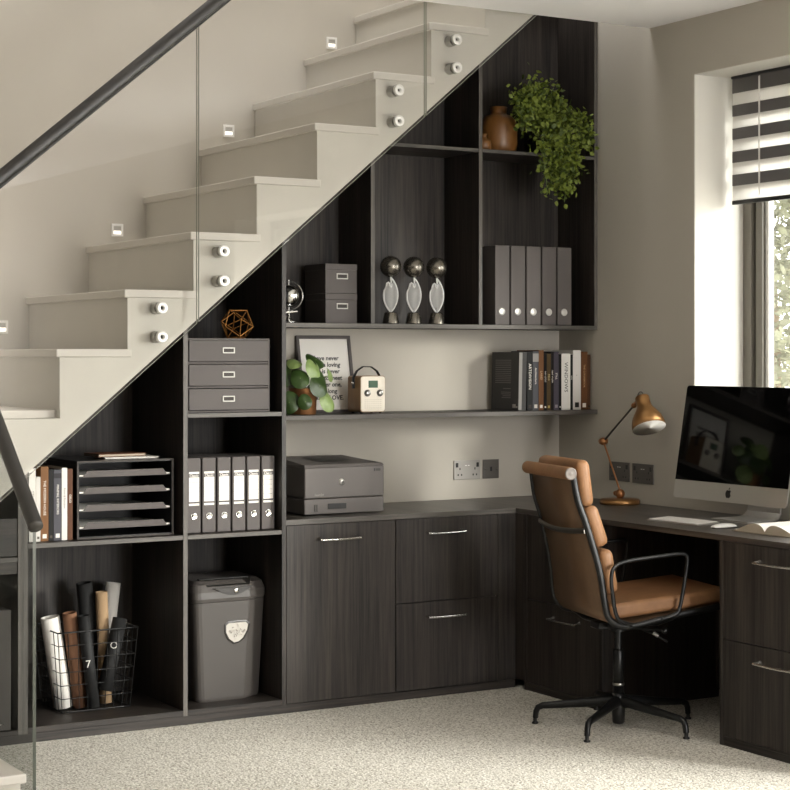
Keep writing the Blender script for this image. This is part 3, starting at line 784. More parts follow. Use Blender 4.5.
def roll(p0, p1, r, mat, label, mark=None):
    p0, p1 = Vector(p0), Vector(p1); d = p1-p0; L = d.length; n = d.normalized()
    t = thing('paper_roll', label, 'paper roll', p0, group='paper rolls in the wire basket')
    b_ = MB().lathe([(r*.72, .0), (r, 0), (r, L), (r*.86, L), (r*.84, L-.05), (0, L-.05)], mat, 24, axis=n)
    b_.build('sheet', t)
    if mark:
        # printed white mark on the side that faces the room
        F_ = Vector((-.45, -.89, 0)); F_ = (F_-n*F_.dot(n)).normalized(); X_ = n.cross(F_).normalized()*-1
        X_ = F_.cross(n)*-1
        for ch, at, size in mark:
            Mx = Matrix((( *X_, 0), (*n, 0), (*F_, 0), (0, 0, 0, 1))).transposed()
            if Mx.determinant() < 0: Mx = Matrix(((*(-X_), 0), (*n, 0), (*F_, 0), (0, 0, 0, 1))).transposed()
            q = MB(); q.text(ch, size, Matrix.Translation(n*at + F_*(r+.0004)) @ Mx, M['paper'], ext=.0005); q.build('printed_mark', t)
B0 = Vector((2.478, 6.37, 0))
roll((2.380, 6.478, .064), (2.326, 6.478, .408), .036, M['paper'], 'fat white paper roll at the left of the wire basket')
roll((2.436, 6.447, .064), (2.388, 6.437, .425), .027, M['brownroll'], 'brown paper roll beside the fat white roll')
roll((2.470, 6.396, .068), (2.427, 6.388, .418), .0225, M['blackroll'], 'short black roll with a white mark at the front of the basket', [('7', .17, .04)])
roll((2.535, 6.545, .064), (2.482, 6.530, .522), .031, M['blackroll'], 'tallest black paper roll standing in the basket', [('E', .27, .03)])
roll((2.550, 6.475, .064), (2.533, 6.480, .490), .0235, M['kraft'], 'kraft tan paper roll right of the tall black roll')
roll((2.578, 6.60, .064), (2.630, 6.60, .505), .0285, M['paper'], 'white roll leaning to the right behind the kraft roll')
roll((2.515, 6.400, .125), (2.590, 6.43, .39), .028, M['blackroll'], 'black roll leaning right with a round white mark', [('O', .17, .038)])

# shredder
t = thing('paper_shredder', 'charcoal paper shredder bin with a clear window on the bottom shelf', 'shredder', (3.007, 6.30, .0555))
def rr(hw, y0, y1, z, c=.03, n=5):
    out = []
    for cx, cy, a0 in ((hw-c, y0+c, -PI/2), (hw-c, y1-c, 0), (-hw+c, y1-c, PI/2), (-hw+c, y0+c, PI)):
        for i in range(n): a_ = a0+PI/2*i/(n-1); out.append((cx+c*math.cos(a_), cy+c*math.sin(a_), z))
    return out
def sh(hw, y0, y1, z):                              # wide chamfer on the front right corner
    c = .030; hw += .003; return [(hw-.095, y0, z), (hw-.086, y0+.003, z), (hw-.008, y0+.048, z), (hw, y0+.060, z), (hw, y1, z), (-hw+c, y1, z), (-hw, y1-c, z), (-hw, y0+c, z), (-hw+.003, y0+c*.55, z), (-hw+c*.3, y0+c*.28, z), (-hw+c*.6, y0+.003, z), (-hw+c, y0, z)]
MB().loft([sh(.138, .018, .30, 0), sh(.142, .015, .30, .012), sh(.160, .004, .305, .385)], M['shred'], False).build('bin', t)
MB().loft([sh(.161, .003, .306, .387), sh(.163, .0, .307, .40), sh(.163, .002, .307, .425), sh(.156, .016, .302, .452), sh(.140, .04, .295, .466)], M['shred'], False).build('head', t)
m = MB(); m._add([(-.105, .008, .4475), (.075, .008, .4475), (.095, .05, .4700), (-.125, .05, .4700)], [(0, 1, 2, 3)], M['steel']); m.build('paper_tray', t)
m = MB().box(-.12, .09, .055, .075, .4662, .472, M['blk'], .001); m.build('feed_slot', t)
m = MB(); pts = [(-.075+.15*i/12, .437-.027*math.sin(PI*i/12)) for i in range(13)]
m.prism([(-.085, .440)] + pts + [(.085, .440)], 'y', -.002, .006, M['shredb']); m.build('control_panel', t)
m = MB().lathe([(0, 0), (.010, 0), (.010, .003), (.008, .004), (0, .004)], M['chrome'], 20, o=(.012, -.002, .427), axis=(0, -1, 0)); m.build('power_button', t)
win = [(-.047, .030), (-.035, .040), (0, .043), (.04, .040), (.05, .030), (.046, .008), (.028, -.022), (.008, -.036), (-.012, -.038), (-.034, -.022), (-.047, .004)]
def wn(s_, y, dz=.262, dx=.018): return [(dx+p_[0]*s_, y, dz+p_[1]*s_) for p_ in win]
MB().loft([wn(1.13, .009), wn(1.13, .004), wn(1.0, .003), wn(.96, .008)], M['shredb'], False, False).build('window_rim', t)
m = MB(); m._add(wn(1.0, .0065), [tuple(range(len(win)))], M['shreds']); rnd = random.Random(9)
for _ in range(60):
    a_ = rnd.uniform(0, 6.28); q = rnd.uniform(0, .030); c_ = Vector((.018+q*math.cos(a_), .005, .264+q*math.sin(a_)*.95)); s_ = rnd.uniform(.002, .005)
    e_ = Vector((rnd.uniform(-1, 1), -.3, rnd.uniform(-1, 1)))*s_*1.6; f_ = Vector((-e_.z, 0, e_.x))*.5
    m.quad([c_-e_-f_, c_+e_-f_, c_+e_+f_, c_-e_+f_], M['shreds'] if rnd.random() < .6 else bookmat('#8f8a82'))
m.build('shredded_paper', t)

# globe
t = thing('desk_globe', 'small silver globe at the left end of the upper shelf', 'globe', (3.352, 6.50, ZU+.0005))
MB().lathe([(0, 0), (.032, 0), (.031, .006), (.012, .014), (.007, .022), (.006, .042), (.0, .042)], M['silver'], 28).build('stand', t)
m = MB(); cz = .110
m.tube([(.058*math.cos(a_)*.8, -.058*math.cos(a_)*.6, cz+.058*math.sin(a_)) for a_ in (2*PI*i/40 for i in range(40))], .0026, M['steel'], 8, closed=True); m.build('meridian_ring', t)
MB().ball((0, 0, cz), .046, M['silver'], 32).build('sphere', t)
m = MB().cyl((0, 0, cz-.062), (0, 0, cz+.066), .003, M['steel'], 10); m.build('axis_pin', t)
MB().tube([(-.03, 0, .040), (.034, -.01, .047)], .005, M['silver'], 10).build('bracket', t)

# two lidded boxes
def lid_box(loc, label):
    t = thing('lidded_storage_box', label, 'box', loc, group='lidded boxes on the upper shelf')
    w, h, d = .0755, .1235, .185
    MB().box(-w+.001, w-.001, .001, d-.001, 0, h-.026, M['card'], .0015).build('body', t)
    MB().box(-w, w, 0, d, h-.0255, h-.0005, M['card'], .0015).build('lid', t)
    holder(t, .004, .001, h-.052, .054, .024)
    return t
lb0 = lid_box((3.598, 6.50, ZU+.0005), 'dark grey lidded box at the bottom of the pair beside the globe')
copy_tree(lb0, loc=(3.598, 6.50, ZU+.1245), label='dark grey lidded box on top of the pair beside the globe')

# trophies
def trophy(loc, label):
    t = thing('trophy', label, 'trophy', loc, group='trophies on the upper shelf')
    MB().lathe([(0, 0), (.036, 0), (.036, .004), (.027, .046), (.024, .050), (0, .050)], M['bronze'], 32).build('base', t)
    leaf = MB(); N = 18
    def prof(i): return math.sin(PI*i/N)**.75*.034
    L_ = [(-prof(i)*(1 if i < 13 else .9), 0, .052+.135*i/N) for i in range(15)]
    Rr = [(prof(i), 0, .052+.145*i/N) for i in range(N+1)]
    hook = [(-.020, -.003, .172), (-.014, -.004, .176), (-.008, -.005, .171), (-.007, -.005, .160), (-.002, -.004, .156), (.003, -.003, .160), (.004, 0, .172), (.001, 0, .186), (.001, 0, .200)]
    leaf.tube(L_+hook[:4], .0042, M['frost_edge'], 8); leaf.tube(Rr, [.0045]*(N+1), M['frost_edge'], 8); leaf.tube(hook[3:], .004, M['frost_edge'], 8)
    ri = [[(-prof(i)*.97, .004*s_, .053+.138*i/N) for s_ in (-1, 1)] + [(prof(i)*.97, .004*s_, .053+.138*i/N) for s_ in (1, -1)] for i in range(1, 17)]
    leaf.loft(ri, M['frost'], True)
    leaf.tube([(0, 0, .048), (0, 0, .07)], [.006, .008], M['frost'], 10)
    leaf.build('glass_leaf', t)
    MB().ball((.0, 0, .244), .0455, M['bronze'], 32).build('sphere', t)
    return t
tr = trophy((3.853, 6.53, ZU+.0005), 'glass leaf trophy with bronze ball, leftmost of the three')
copy_tree(tr, loc=(3.968, 6.53, ZU+.0005), label='glass leaf trophy with bronze ball, middle of the three')
copy_tree(tr, loc=(4.083, 6.53, ZU+.0005), label='glass leaf trophy with bronze ball, rightmost of the three')

# plain binders on the upper shelf
def binder_up(loc, label):
    t = thing('binder', label, 'binder', loc, group='plain binders on the upper shelf')
    w, h, d = .0755, .347, .255
    MB().box(-w/2, w/2, 0, d, 0, h, M['card'], .003, 2).build('cover', t)
    MB().lathe([(0, 0), (.0165, 0), (.0165, .0015), (.014, .003), (0, .002)], M['white_cap'], 24, o=(-.003, 0, .058), axis=(0, -1, 0)).build('finger_hole', t)
    return t
bu = None
for i, l in enumerate(('leftmost', 'second from left', 'middle one', 'second from right', 'rightmost')):
    lb = 'plain grey binder with silver round, ' + l + ' of five'; x = 4.379+.0836*i
    if i == 0: bu = binder_up((x, 6.462, ZU+.0005), lb)
    else: copy_tree(bu, loc=(x, 6.462, ZU+.0005), label=lb)

# vases
ZT = 2.2895
m = MB().lathe([(0, 0), (.070, 0), (.078, .008), (.083, .04), (.083, .11), (.077, .145), (.058, .165), (.036, .172), (.035, .180), (.039, .205), (.033, .205), (.030, .180), (0, .178)], M['terra'], 36).build('vase', loc=(4.428, 6.565, ZT))
tag(m, 'large brown vase with a short neck on the top shelf', 'vase')
m = MB().lathe([(0, 0), (.026, 0), (.034, .008), (.035, .03), (.030, .046), (.016, .054), (.015, .06), (.018, .072), (.014, .072), (.012, .058), (0, .056)], M['terra'], 28).build('vase', loc=(4.305, 6.50, ZT))
tag(m, 'small brown vase half hidden by the shelf divider', 'vase')

# trailing plant
t = thing('trailing_plant', 'bushy green trailing plant hanging over the top shelf', 'plant', (4.64, 6.56, ZT))
MB().lathe([(0, 0), (.055, 0), (.072, .11), (.075, .115), (.066, .115), (.062, .10), (0, .098)], M['blk'], 28).build('pot', t)
rnd = random.Random(21); f = MB(); s = MB()
def leaf3(mb, c, d, size, m_):
    d = d.normalized(); sd = d.cross(Vector((rnd.uniform(-1, 1), rnd.uniform(-1, 1), rnd.uniform(.2, 1)))).normalized(); nn = d.cross(sd)
    mb._add([c, c+d*size*.35+sd*size*.42+nn*size*.10, c+d*size*.8+sd*size*.30, c+d*size*1.1, c+d*size*.8-sd*size*.30, c+d*size*.35-sd*size*.42+nn*size*.10, c+d*size*.5-nn*size*.06],
            [(0, 1, 6), (1, 2, 6), (2, 3, 6), (3, 4, 6), (4, 5, 6), (5, 0, 6)], m_, True)
# outline of the plant: (x, y, z) sprays from the pot
def spray(pts, n, spread):
    P = [Vector(p_) for p_ in pts]; s.tube(P, .0016, M['stem'], 5)
    for i in range(n):
        u_ = rnd.random()*(len(P)-1); k_ = min(int(u_), len(P)-2); c_ = P[k_].lerp(P[k_+1], u_-k_)
        o_ = Vector((rnd.gauss(0, spread), rnd.gauss(0, spread*.6), rnd.gauss(0, spread)))
        c_ = c_+o_
        if c_.y > .125: c_.y = .125-rnd.random()*.03
        if c_.z < .012 and c_.y > -.135: c_.y = -.135-rnd.random()*.04
        if c_.x < -.115 and c_.y > -.105: c_.y = -.105-rnd.random()*.04
        if c_.x > .205: c_.x = .205-rnd.random()*.02
        leaf3(f, c_, Vector((rnd.gauss(0, .8), -abs(rnd.gauss(0.4, .6)), rnd.gauss(-.2, .8))), rnd.uniform(.017, .026), M['ivy'] if rnd.random() < .72 else M['ivyd'])
top = (0, 0, .115)
for k in range(13):
    a_ = rnd.uniform(-1, 1)
    spray([top, (a_*.07-.02, -.05, .20+.05*rnd.random()), (a_*.15-.03, -.07, .26+.09*rnd.random()-.08*abs(a_))], 78, .034)
for k in range(9):
    spray([top, (-.10-.02*rnd.random(), -.10, .18), (-.17-.02*rnd.random(), -.13, .19+.06*rnd.random()), (-.20, -.15, .10+.06*rnd.random())], 56, .028)
for k in range(8):
    spray([top, (.08, -.05, .18), (.15+.02*rnd.random(), -.08, .16), (.19, -.11, .10), (.17, -.12, .05)], 66, .030)
for k in range(15):
    x_ = rnd.uniform(-.13, .09); L_ = rnd.uniform(.12, .26)*(1.0 if -.10 < x_ < .05 else .6)
    spray([top, (x_*.5, -.10, .13), (x_, -.165, .05), (x_*.9-.01, -.18, -.06), (x_*.7-.02, -.18, -L_)], 105, .026)
f.build('foliage', t); s.build('stems', t)

# picture frame leaning on the wall
t = thing('picture_frame', 'dark framed lettering print leaning on the wall behind the plant', 'picture frame', (3.632, 6.658, 1.1535)); t.rotation_euler.x = -.19
W, H = .131, .335; k = .014
f = MB()
for q in ((-W, W, 0, k), (-W, W, H-k, H), (-W, -W+k, k, H-k), (W-k, W, k, H-k)): f.box(q[0], q[1], 0, .022, q[2], q[3], M['card'], .0015)
f.build('frame', t)
pr_ = MB().box(-W+k, W-k, .008, .012, k, H-k, M['paper'])
for i, (ln, sz) in enumerate((('I have never', .027), ('been a loving', .027), ('and is never', .027), ('likely to meet', .027), ('another one,', .027), ('so along', .027), ('WITH LOVE.', .027))):
    pr_.text(ln, sz, front(.0, .0076, H-.098-.0285*i), M['blk'], ext=.0004, shear=.15, bold=.0006)
tag(pr_.build('print', t), 'white lettering print')
MB().box(-W+.004, W-.004, .013, .020, .004, H-.004, M['blk']).build('backing', t)

# round-leaf plant in copper pot
t = thing('potted_plant', 'round leafed plant in a copper pot on the floating shelf', 'plant', (3.442, 6.545, 1.1535))
MB().lathe([(0, 0), (.052, 0), (.054, .004), (.058, .105), (.060, .108), (.055, .108), (.053, .098), (0, .096)], M['copper'], 36).build('pot', t)
MB().lathe([(0, .1005), (.052, .0985)], M['soil'], 24).build('soil', t)
def rleaf(c, n, r, pale=False):
    n = Vector(n).normalized(); c = Vector(c); q = MB()
    up = Vector((0, 0, 1)); e1 = up.cross(n).normalized(); e2 = n.cross(e1)
    mt = M['leafl'] if pale else M['leaf']
    rings = []
    for rad, off in ((.0, .004), (.35, .0025), (.7, -.002), (1, -.008)):
        rings.append([c+(e1*math.cos(a_)+e2*math.sin(a_)*1.12)*r*rad+n*(off-.004*(math.sin(2*a_)*rad)) for a_ in (2*PI*i/28 for i in range(28))])
    vs_ = [rings[0][0]] + [p_ for rg in rings[1:] for p_ in rg]
    fs_ = [(0, 1+k_, 1+(k_+1) % 28) for k_ in range(28)]
    for j in range(2):
        for k_ in range(28): fs_.append((1+j*28+k_, 1+(j+1)*28+k_, 1+(j+1)*28+(k_+1) % 28, 1+j*28+(k_+1) % 28))
    q._add(vs_, fs_, mt, True)
    q.quad([c-e2*r*.9-e1*.0012+n*.0045-n*.011, c-e2*r*.9+e1*.0012-n*.0065, c+e1*.0012+n*.0048, c-e1*.0012+n*.0048], M['leafl'])
    o = q.build('leaf', t)
    st_.tube([(c.x*.1, c.y*.1, .1), (c.x*.45, c.y*.5, .1+(c.z-.1)*.75), c+Vector((0, .003, -r*.2))], .0018, M['stem'], 6)
    return o
st_ = MB()
for c, n, r, p_ in (((-.085, -.04, .052), (-.5, -.8, .2), .043, 0), ((.086, -.055, .058), (.35, -.85, .35), .044, 1), ((.035, -.075, .120), (.15, -.9, .3), .044, 0),
                    ((-.095, -.01, .155), (-.5, -.7, .4), .042, 0), ((-.045, -.06, .150), (-.25, -.8, .5), .040, 0), ((.020, -.055, .190), (.3, -.8, .35), .040, 1),
                    ((.060, .005, .225), (.15, -.6, .7), .042, 0), ((.085, -.02, .150), (.75, -.55, .3), .040, 0), ((.062, -.02, .180), (.85, -.45, .2), .036, 1),
                    ((-.04, .00, .215), (-.2, -.5, .8), .032, 1), ((-.035, -.085, .055), (-.3, -.9, .2), .030, 0), ((.125, -.01, .165), (.7, -.6, .3), .028, 1),
                    ((-.075, .03, .205), (-.5, -.4, .7), .034, 0), ((.0, .02, .175), (0, -.5, .8), .036, 0)):
    rleaf(c, n, r, p_)
st_.build('stems', t)

# radio
t = thing('portable_radio', 'retro portable radio with cream front and dark carry strap', 'radio', (3.748, 6.50, 1.1535))
w, d, z0, H = .0605, .105, .006, .158
def rrx(hw, hz0, hz1, y, c=.012, n=6): return [(p_[0], y, p_[1]) for p_ in [(x_, z_) for x_, z_, _ in [(q[0], q[1], 0) for q in rr(hw, hz0, hz1, 0, c, n)]]]
MB().loft([rrx(w, z0, H, .0), rrx(w, z0, H, d)], M['oakl'], False).build('case', t)
MB().loft([rrx(w-.003, z0+.003, H-.003, -.003, .010), rrx(w-.002, z0+.002, H-.002, .001, .011)], M['cream'], False).build('front_panel', t)
m = MB(); m.box(-.022, .023, -.0045, -.002, .108, .138, M['lcd'], .001); m.build('display', t)
for s_ in (-1, 1):
    m = MB().lathe([(0, 0), (.0145, 0), (.0145, .003), (.011, .004), (.010, .012), (.008, .013), (0, .013)], M['steel'], 24, o=(.002+s_*.030, -.003, .086), axis=(0, -1, 0))
    m.box(.002+s_*.030-.001, .002+s_*.030+.001, -.0165, -.0155, .086, .096, M['blk']); m.build('knob', t)
m = MB()
for i in range(9):
    for j in range(5): m.box(-.04+.0095*i, -.04+.0095*i+.0035, -.0034, -.0028, .022+.0085*j, .0255+.0085*j, bookmat('#cfc6b4'))
m.build('speaker_grille', t)
m = MB().tube([(-w-.004, .05, .105), (-w-.005, .05, .150), (-w+.012, .05, .178), (-.02, .05, .196), (.02, .05, .196), (w-.012, .05, .178), (w+.005, .05, .150), (w+.004, .05, .105)], .0022, M['blk'], 8, flat=.012)
m.build('carry_strap', t)
m = MB().lathe([(0, 0), (.007, 0), (.006, .005), (0, .006)], M['chrome'], 16, o=(-w-.006, .05, .128), axis=(-1, 0, 0)).lathe([(0, 0), (.007, 0), (.006, .005), (0, .006)], M['chrome'], 16, o=(w+.006, .05, .128), axis=(1, 0, 0)); m.build('strap_stud', t)
for sx in (-1, 1):
    for sy in (.015, .09): MB().lathe([(0, 0), (.006, 0), (.007, .0062), (0, .0062)], M['blk'], 12, o=(sx*.045, sy, 0)).build('foot', t)

# printer
t = thing('laser_printer', 'dark grey laser printer standing on the worktop at the left', 'printer', (3.5175, 6.325, ZW+.0005))
w, d, H = .184, .34, .214
MB().box(-w, w, .002, d, .004, .066, M['printer'], .004).build('paper_tray', t)
m = MB(); m.box(-w, w, .0, d, .068, .192, M['printer'], .005)
m.text('LaserJet', .013, front(-.118, -.0005, .0835), bookmat('#a19d98'), ext=.0004, shear=.1); m.build('body', t)
m = MB(); m._add([(-w, .001, .1925), (w, .001, .1925), (w, d, .1925), (-w, d, .1925), (-w+.004, .010, .2025), (w-.004, .010, .2025), (w-.03, d-.03, .222), (-w+.03, d-.03, .222)], [(0, 1, 5, 4), (1, 2, 6, 5), (2, 3, 7, 6), (3, 0, 4, 7), (4, 5, 6, 7)], M['printer'])
m.build('top_cover', t)
m = MB(); m._add([(-.07, .09, .2125), (.09, .09, .2125), (.08, .25, .2215), (-.06, .25, .2215)], [(0, 1, 2, 3)], M['blk']); m.build('output_slot', t)
MB().box(-.078, .006, -.0012, .004, .024, .046, M['blk'], .001).build('tray_handle', t)
m = MB()
for i in range(2): m.box(-.140+.010*i, -.136+.010*i, -.0006, .004, .014, .044, M['printerd'])
m.build('vent', t)
m = MB().lathe([(0, 0), (.0135, 0), (.0135, .001), (0, .0012)], M['alu'], 28, o=(-.016, 0, .132), axis=(0, -1, 0))
m.text('hp', .019, front(-.016, -.0012, .1325), M['printerd'], ext=.0004, shear=.3, bold=.0003); m.build('badge', t)
m = MB().box(.135, .141, -.001, .003, .170, .182, M['blk']).box(.144, .166, -.0006, .003, .171, .181, M['printerd']); m.build('control_buttons', t)

# ------------------------------------------------------------------ desk
# lamp
t = thing('desk_lamp', 'brass jointed desk lamp with bell shade standing near the wall', 'lamp', (4.787, 6.160, ZW+.0005))
MB().lathe([(0, 0), (.086, 0), (.088, .004), (.088, .014), (.083, .021), (.03, .024), (0, .024)], M['brass'], 48).build('base', t)
m = MB().lathe([(0, .024), (.014, .024), (.012, .030), (0, .03)], M['copper'], 20); m.ball((0, -.002, .044), .021, M['copper'], 24); m.lathe([(0, 0), (.011, 0), (.012, .004), (.009, .016), (0, .018)], M['copper'], 16, o=(0, .022, .044), axis=(0, 1, 0)); m.build('base_joint', t)
J0 = Vector((0, -.004, .052)); J1 = Vector((0, .116, .266)); J2 = Vector((-.01, -.110, .428))
m = MB().tube([J0, J1], .0042, M['copper'], 12); m.build('lower_arm', t)
m = MB().lathe([(0, -.018), (.012, -.018), (.014, -.012), (.017, -.008), (.017, .008), (.014, .012), (.012, .018), (0, .018)], M['copper'], 20, o=J1, axis=(1, 0, 0)).lathe([(0, 0), (.009, 0), (.010, .006), (.005, .018), (0, .02)], M['copper'], 14, o=J1+Vector((0, .014, 0)), axis=(0, 1, 0)); m.build('elbow_joint', t)
m = MB().tube([J1, J2], .0045, M['dsteel'], 12); m.build('upper_arm', t)
S = Vector((-.02, -.178, .466)); ax = Vector((-.11, -.47, -.88)).normalized()
sh_ = [(.028, 0), (.0305, .004), (.0305, .036), (.033, .048), (.041, .062), (.054, .082), (.064, .102), (.070, .124), (.0715, .146)]
m = MB(); m.lathe([(0, -.002)] + [(r_, z_-.001 if i == 0 else z_) for i, (r_, z_) in enumerate(sh_)], M['brass'], 40, o=S, axis=ax)
m.build('shade', t)
m = MB(); m.lathe([(0, .006)] + [(r_-.0025, z_+.001) for r_, z_ in sh_[1:-1]] + [(.0685, .1458), (.071, .1462)], M['enamel'], 40, o=S, axis=ax); tag(m.build('shade_lining', t), 'white inside of the shade')
m = MB().ball(S+ax*.075, .022, M['enamel'], 20); m.lathe([(.012, .01), (.013, .05)], M['white'], 16, o=S, axis=ax); m.build('bulb', t)
m = MB().tube([J2, J2+Vector((0, -.012, .012)), S+ax*.03+Vector((0, .033, 0))], .008, M['copper'], 12).ball(J2, .012, M['copper'], 16); m.build('shade_joint', t)
m = MB().tube([S+Vector((0, .005, 0))+Vector((0, .020*math.cos(a_)+.004, .022*math.sin(a_))) for a_ in (PI*i/14 for i in range(-3, 18))], .0022, M['dsteel'], 8); m.build('top_loop', t)

# all-in-one computer
t = thing('desktop_monitor', 'slim silver all in one computer with black screen facing the room', 'computer', (4.74, 5.286, ZW+.0005))
n = Vector((-.447, 0, .075)).normalized(); up = Vector((.075, 0, .447)).normalized(); wv = Vector((0, -1, 0))
O = Vector((-.110, 0, .0745))
T = Matrix(((*wv, 0), (*up, 0), (*n, 0), (0, 0, 0, 1))).transposed(); T.translation = O
def rc(w0, w1, h0, h1, c, z, rt=True, n_=5):
    out = []
    for cx, cy, a0 in ((w1-c, h0+c, -PI/2), (w1-c, h1-c, 0), (w0+c, h1-c, PI/2), (w0+c, h0+c, PI)):
        for i in range(n_): a_ = a0+PI/2*i/(n_-1); out.append((cx+c*math.cos(a_), cy+c*math.sin(a_), z))
    return out
Wm, Hm, CH = .325, .4535, .072
m = MB(); m.T = T; m.loft([rc(-Wm*.6, Wm*.6, .08, .36, .06, -.045), rc(-Wm*.9, Wm*.9, .03, Hm-.03, .05, -.022), rc(-Wm, Wm, 0, Hm, .012, -.006), rc(-Wm, Wm, 0, Hm, .012, 0)], M['alu']); m.build('case', t)
m = MB(); m.T = T
m._add([(-Wm+.0005, CH, .0012), (Wm-.0005, CH, .0012), (Wm-.0005, Hm-.012, .0012), (Wm-.004, Hm-.004, .0012), (Wm-.012, Hm-.0005, .0012), (-Wm+.012, Hm-.0005, .0012), (-Wm+.004, Hm-.004, .0012), (-Wm+.0005, Hm-.012, .0012)], [tuple(range(8))], M['screen'])
m.box(-Wm+.0005, Wm-.0005, CH, Hm-.012, -.0005, .0011, M['blk'])
m.build('screen', t)
m = MB(); m.T = T @ Matrix.Translation((0, CH*.48, .0006)) @ Matrix.Scale(.018, 4)
app = [(.0, .62), (.22, .70), (.45, .72), (.68, .60), (.80, .44), (.62, .28), (.56, .05), (.64, -.18), (.84, -.32), (.72, -.62), (.52, -.88), (.32, -1.0), (.12, -.95), (0, -.90), (-.14, -.95), (-.34, -1.0), (-.55, -.85), (-.76, -.52), (-.88, -.10), (-.84, .28), (-.66, .58), (-.42, .71), (-.2, .70)]
m.prism(app, 'z', 0, .05, M['blk']); m.prism([(0, .78), (.02, 1.0), (.14, 1.2), (.36, 1.32), (.36, 1.1), (.24, .90)], 'z', 0, .05, M['blk'])
m.build('fruit_logo', t)
m = MB(); prof = [(-.100, .003), (-.02, .003), (.035, .0035), (.062, .010), (.078, .028), (.084, .06), (.070, .14), (.045, .235)]
ring = []
for i, (a_, z_) in enumerate(prof):
    p0 = prof[max(0, i-1)]; p1 = prof[min(len(prof)-1, i+1)]; dx, dz = p1[0]-p0[0], p1[1]-p0[1]; l_ = math.hypot(dx, dz); nx, nz = -dz/l_*.003, dx/l_*.003
    hw = .1025 - (.018*max(0, i-2)/5)
    ring.append([(a_-nx, -hw, z_-nz), (a_-nx, hw, z_-nz), (a_+nx, hw, z_+nz), (a_+nx, -hw, z_+nz)])
m.loft(ring, M['alu'], False); m.build('stand', t)

# keyboard, mouse, book
t = thing('keyboard', 'slim white keyboard lying on the desk', 'keyboard', (4.470, 5.36, ZW+.0005), 0.06)
m = MB(); m._add([(-.058, -.140, 0), (.058, -.140, 0), (.058, .140, 0), (-.058, .140, 0), (-.058, -.140, .004), (.058, -.140, .009), (.058, .140, .009), (-.058, .140, .004)], [(3, 2, 1, 0), (4, 5, 6, 7), (0, 1, 5, 4), (1, 2, 6, 5), (2, 3, 7, 6), (3, 0, 4, 7)], M['alu']); m.build('base', t)
m = MB()
for r_ in range(6):
    for c_ in range(14):
        x_ = -.052+.0178*r_; y_ = -.135+.0193*c_; z_ = .0042+.005*(x_+.058)/.116
        m.box(x_, x_+.0155, y_, y_+.0172, z_, z_+.0028, M['white'], .0005, 1)
m.build('keys', t)
t = thing('computer_mouse', 'white computer mouse between the keyboard and the open book', 'mouse', (4.455, 5.105, ZW+.0005), .08)
m = MB(); ring = []
for i in range(13):
    x_ = -.056+.112*i/12; s_ = math.sqrt(max(0.02, 1-(x_/.0575)**2)); hh = .013*s_**.8; ring.append([(x_,   .027*s_**.5*math.cos(a_), .004+max(0, hh*math.sin(a_))) for a_ in (PI*j/12 for j in range(13))] )
m.loft(ring, M['white']); m.build('shell', t)
m = MB().loft([[(x_*.98, y_*.97, 0) for x_, y_ in ((-.055, -.010), (-.045, -.024), (0, -.028), (.045, -.024), (.055, -.010), (.055, .010), (.045, .024), (0, .028), (-.045, .024), (-.055, .010))], [(x_, y_, .0042) for x_, y_ in ((-.055, -.010), (-.045, -.024), (0, -.028), (.045, -.024), (.055, -.010), (.055, .010), (.045, .024), (0, .028), (-.045, .024), (-.055, .010))]], M['dsteel'], False); m.build('base', t)

t = thing('open_book', 'thick open book lying on the desk at the right edge', 'book', (4.515, 4.838, ZW+.0005), .03)
MB().box(-.11, .11, -.165, .165, 0, .0025, bookmat('#8b8172'), .0008).build('cover', t)
for s_ in (-1, 1):
    prof = [(0, .010)] + [(s_*.155*u_, .006+.030*(math.sin(PI*min(1, u_*1.05)**.62))**1.0) for u_ in [i/14 for i in range(1, 14)]] + [(s_*.155, .0085)]
    m = MB(); N = len(prof); bot = [(p_[0], .0028) for p_ in prof]
    va = [(-.105, *p_) for p_ in prof] + [(-.105, *p_) for p_ in bot]; vb = [(.105, *p_) for p_ in prof] + [(.105, *p_) for p_ in bot]
    m._add([(-.105, *p_) for p_ in prof]+[(.105, *p_) for p_ in prof], [(i, i+1, N+i+1, N+i) for i in range(N-1)], M['paper'], True)
    for x_ in (-.105, .105): m._add([(x_, *p_) for p_ in prof]+[(x_, *p_) for p_ in bot], [(i, i+1, N+i+1, N+i) for i in range(N-1)], M['pages'])
    m._add([(-.105, *prof[-1]), (.105, *prof[-1]), (.105, *bot[-1]), (-.105, *bot[-1])], [(0, 1, 2, 3)], M['pages'])
    for i in range(13):
        zt = None; x_ = .085-.0125*i; 
        for a_, b_ in ((3, 7), (7, 11)):
            m._add([(x_, prof[a_][0], prof[a_][1]+.0006), (x_-.003, prof[a_][0], prof[a_][1]+.0006), (x_-.003, prof[b_][0], prof[b_][1]+.0012), (x_, prof[b_][0], prof[b_][1]+.0012)], [(0, 1, 2, 3)], bookmat('#b8b4ae')) if False else None
    m.build('page_block', t)

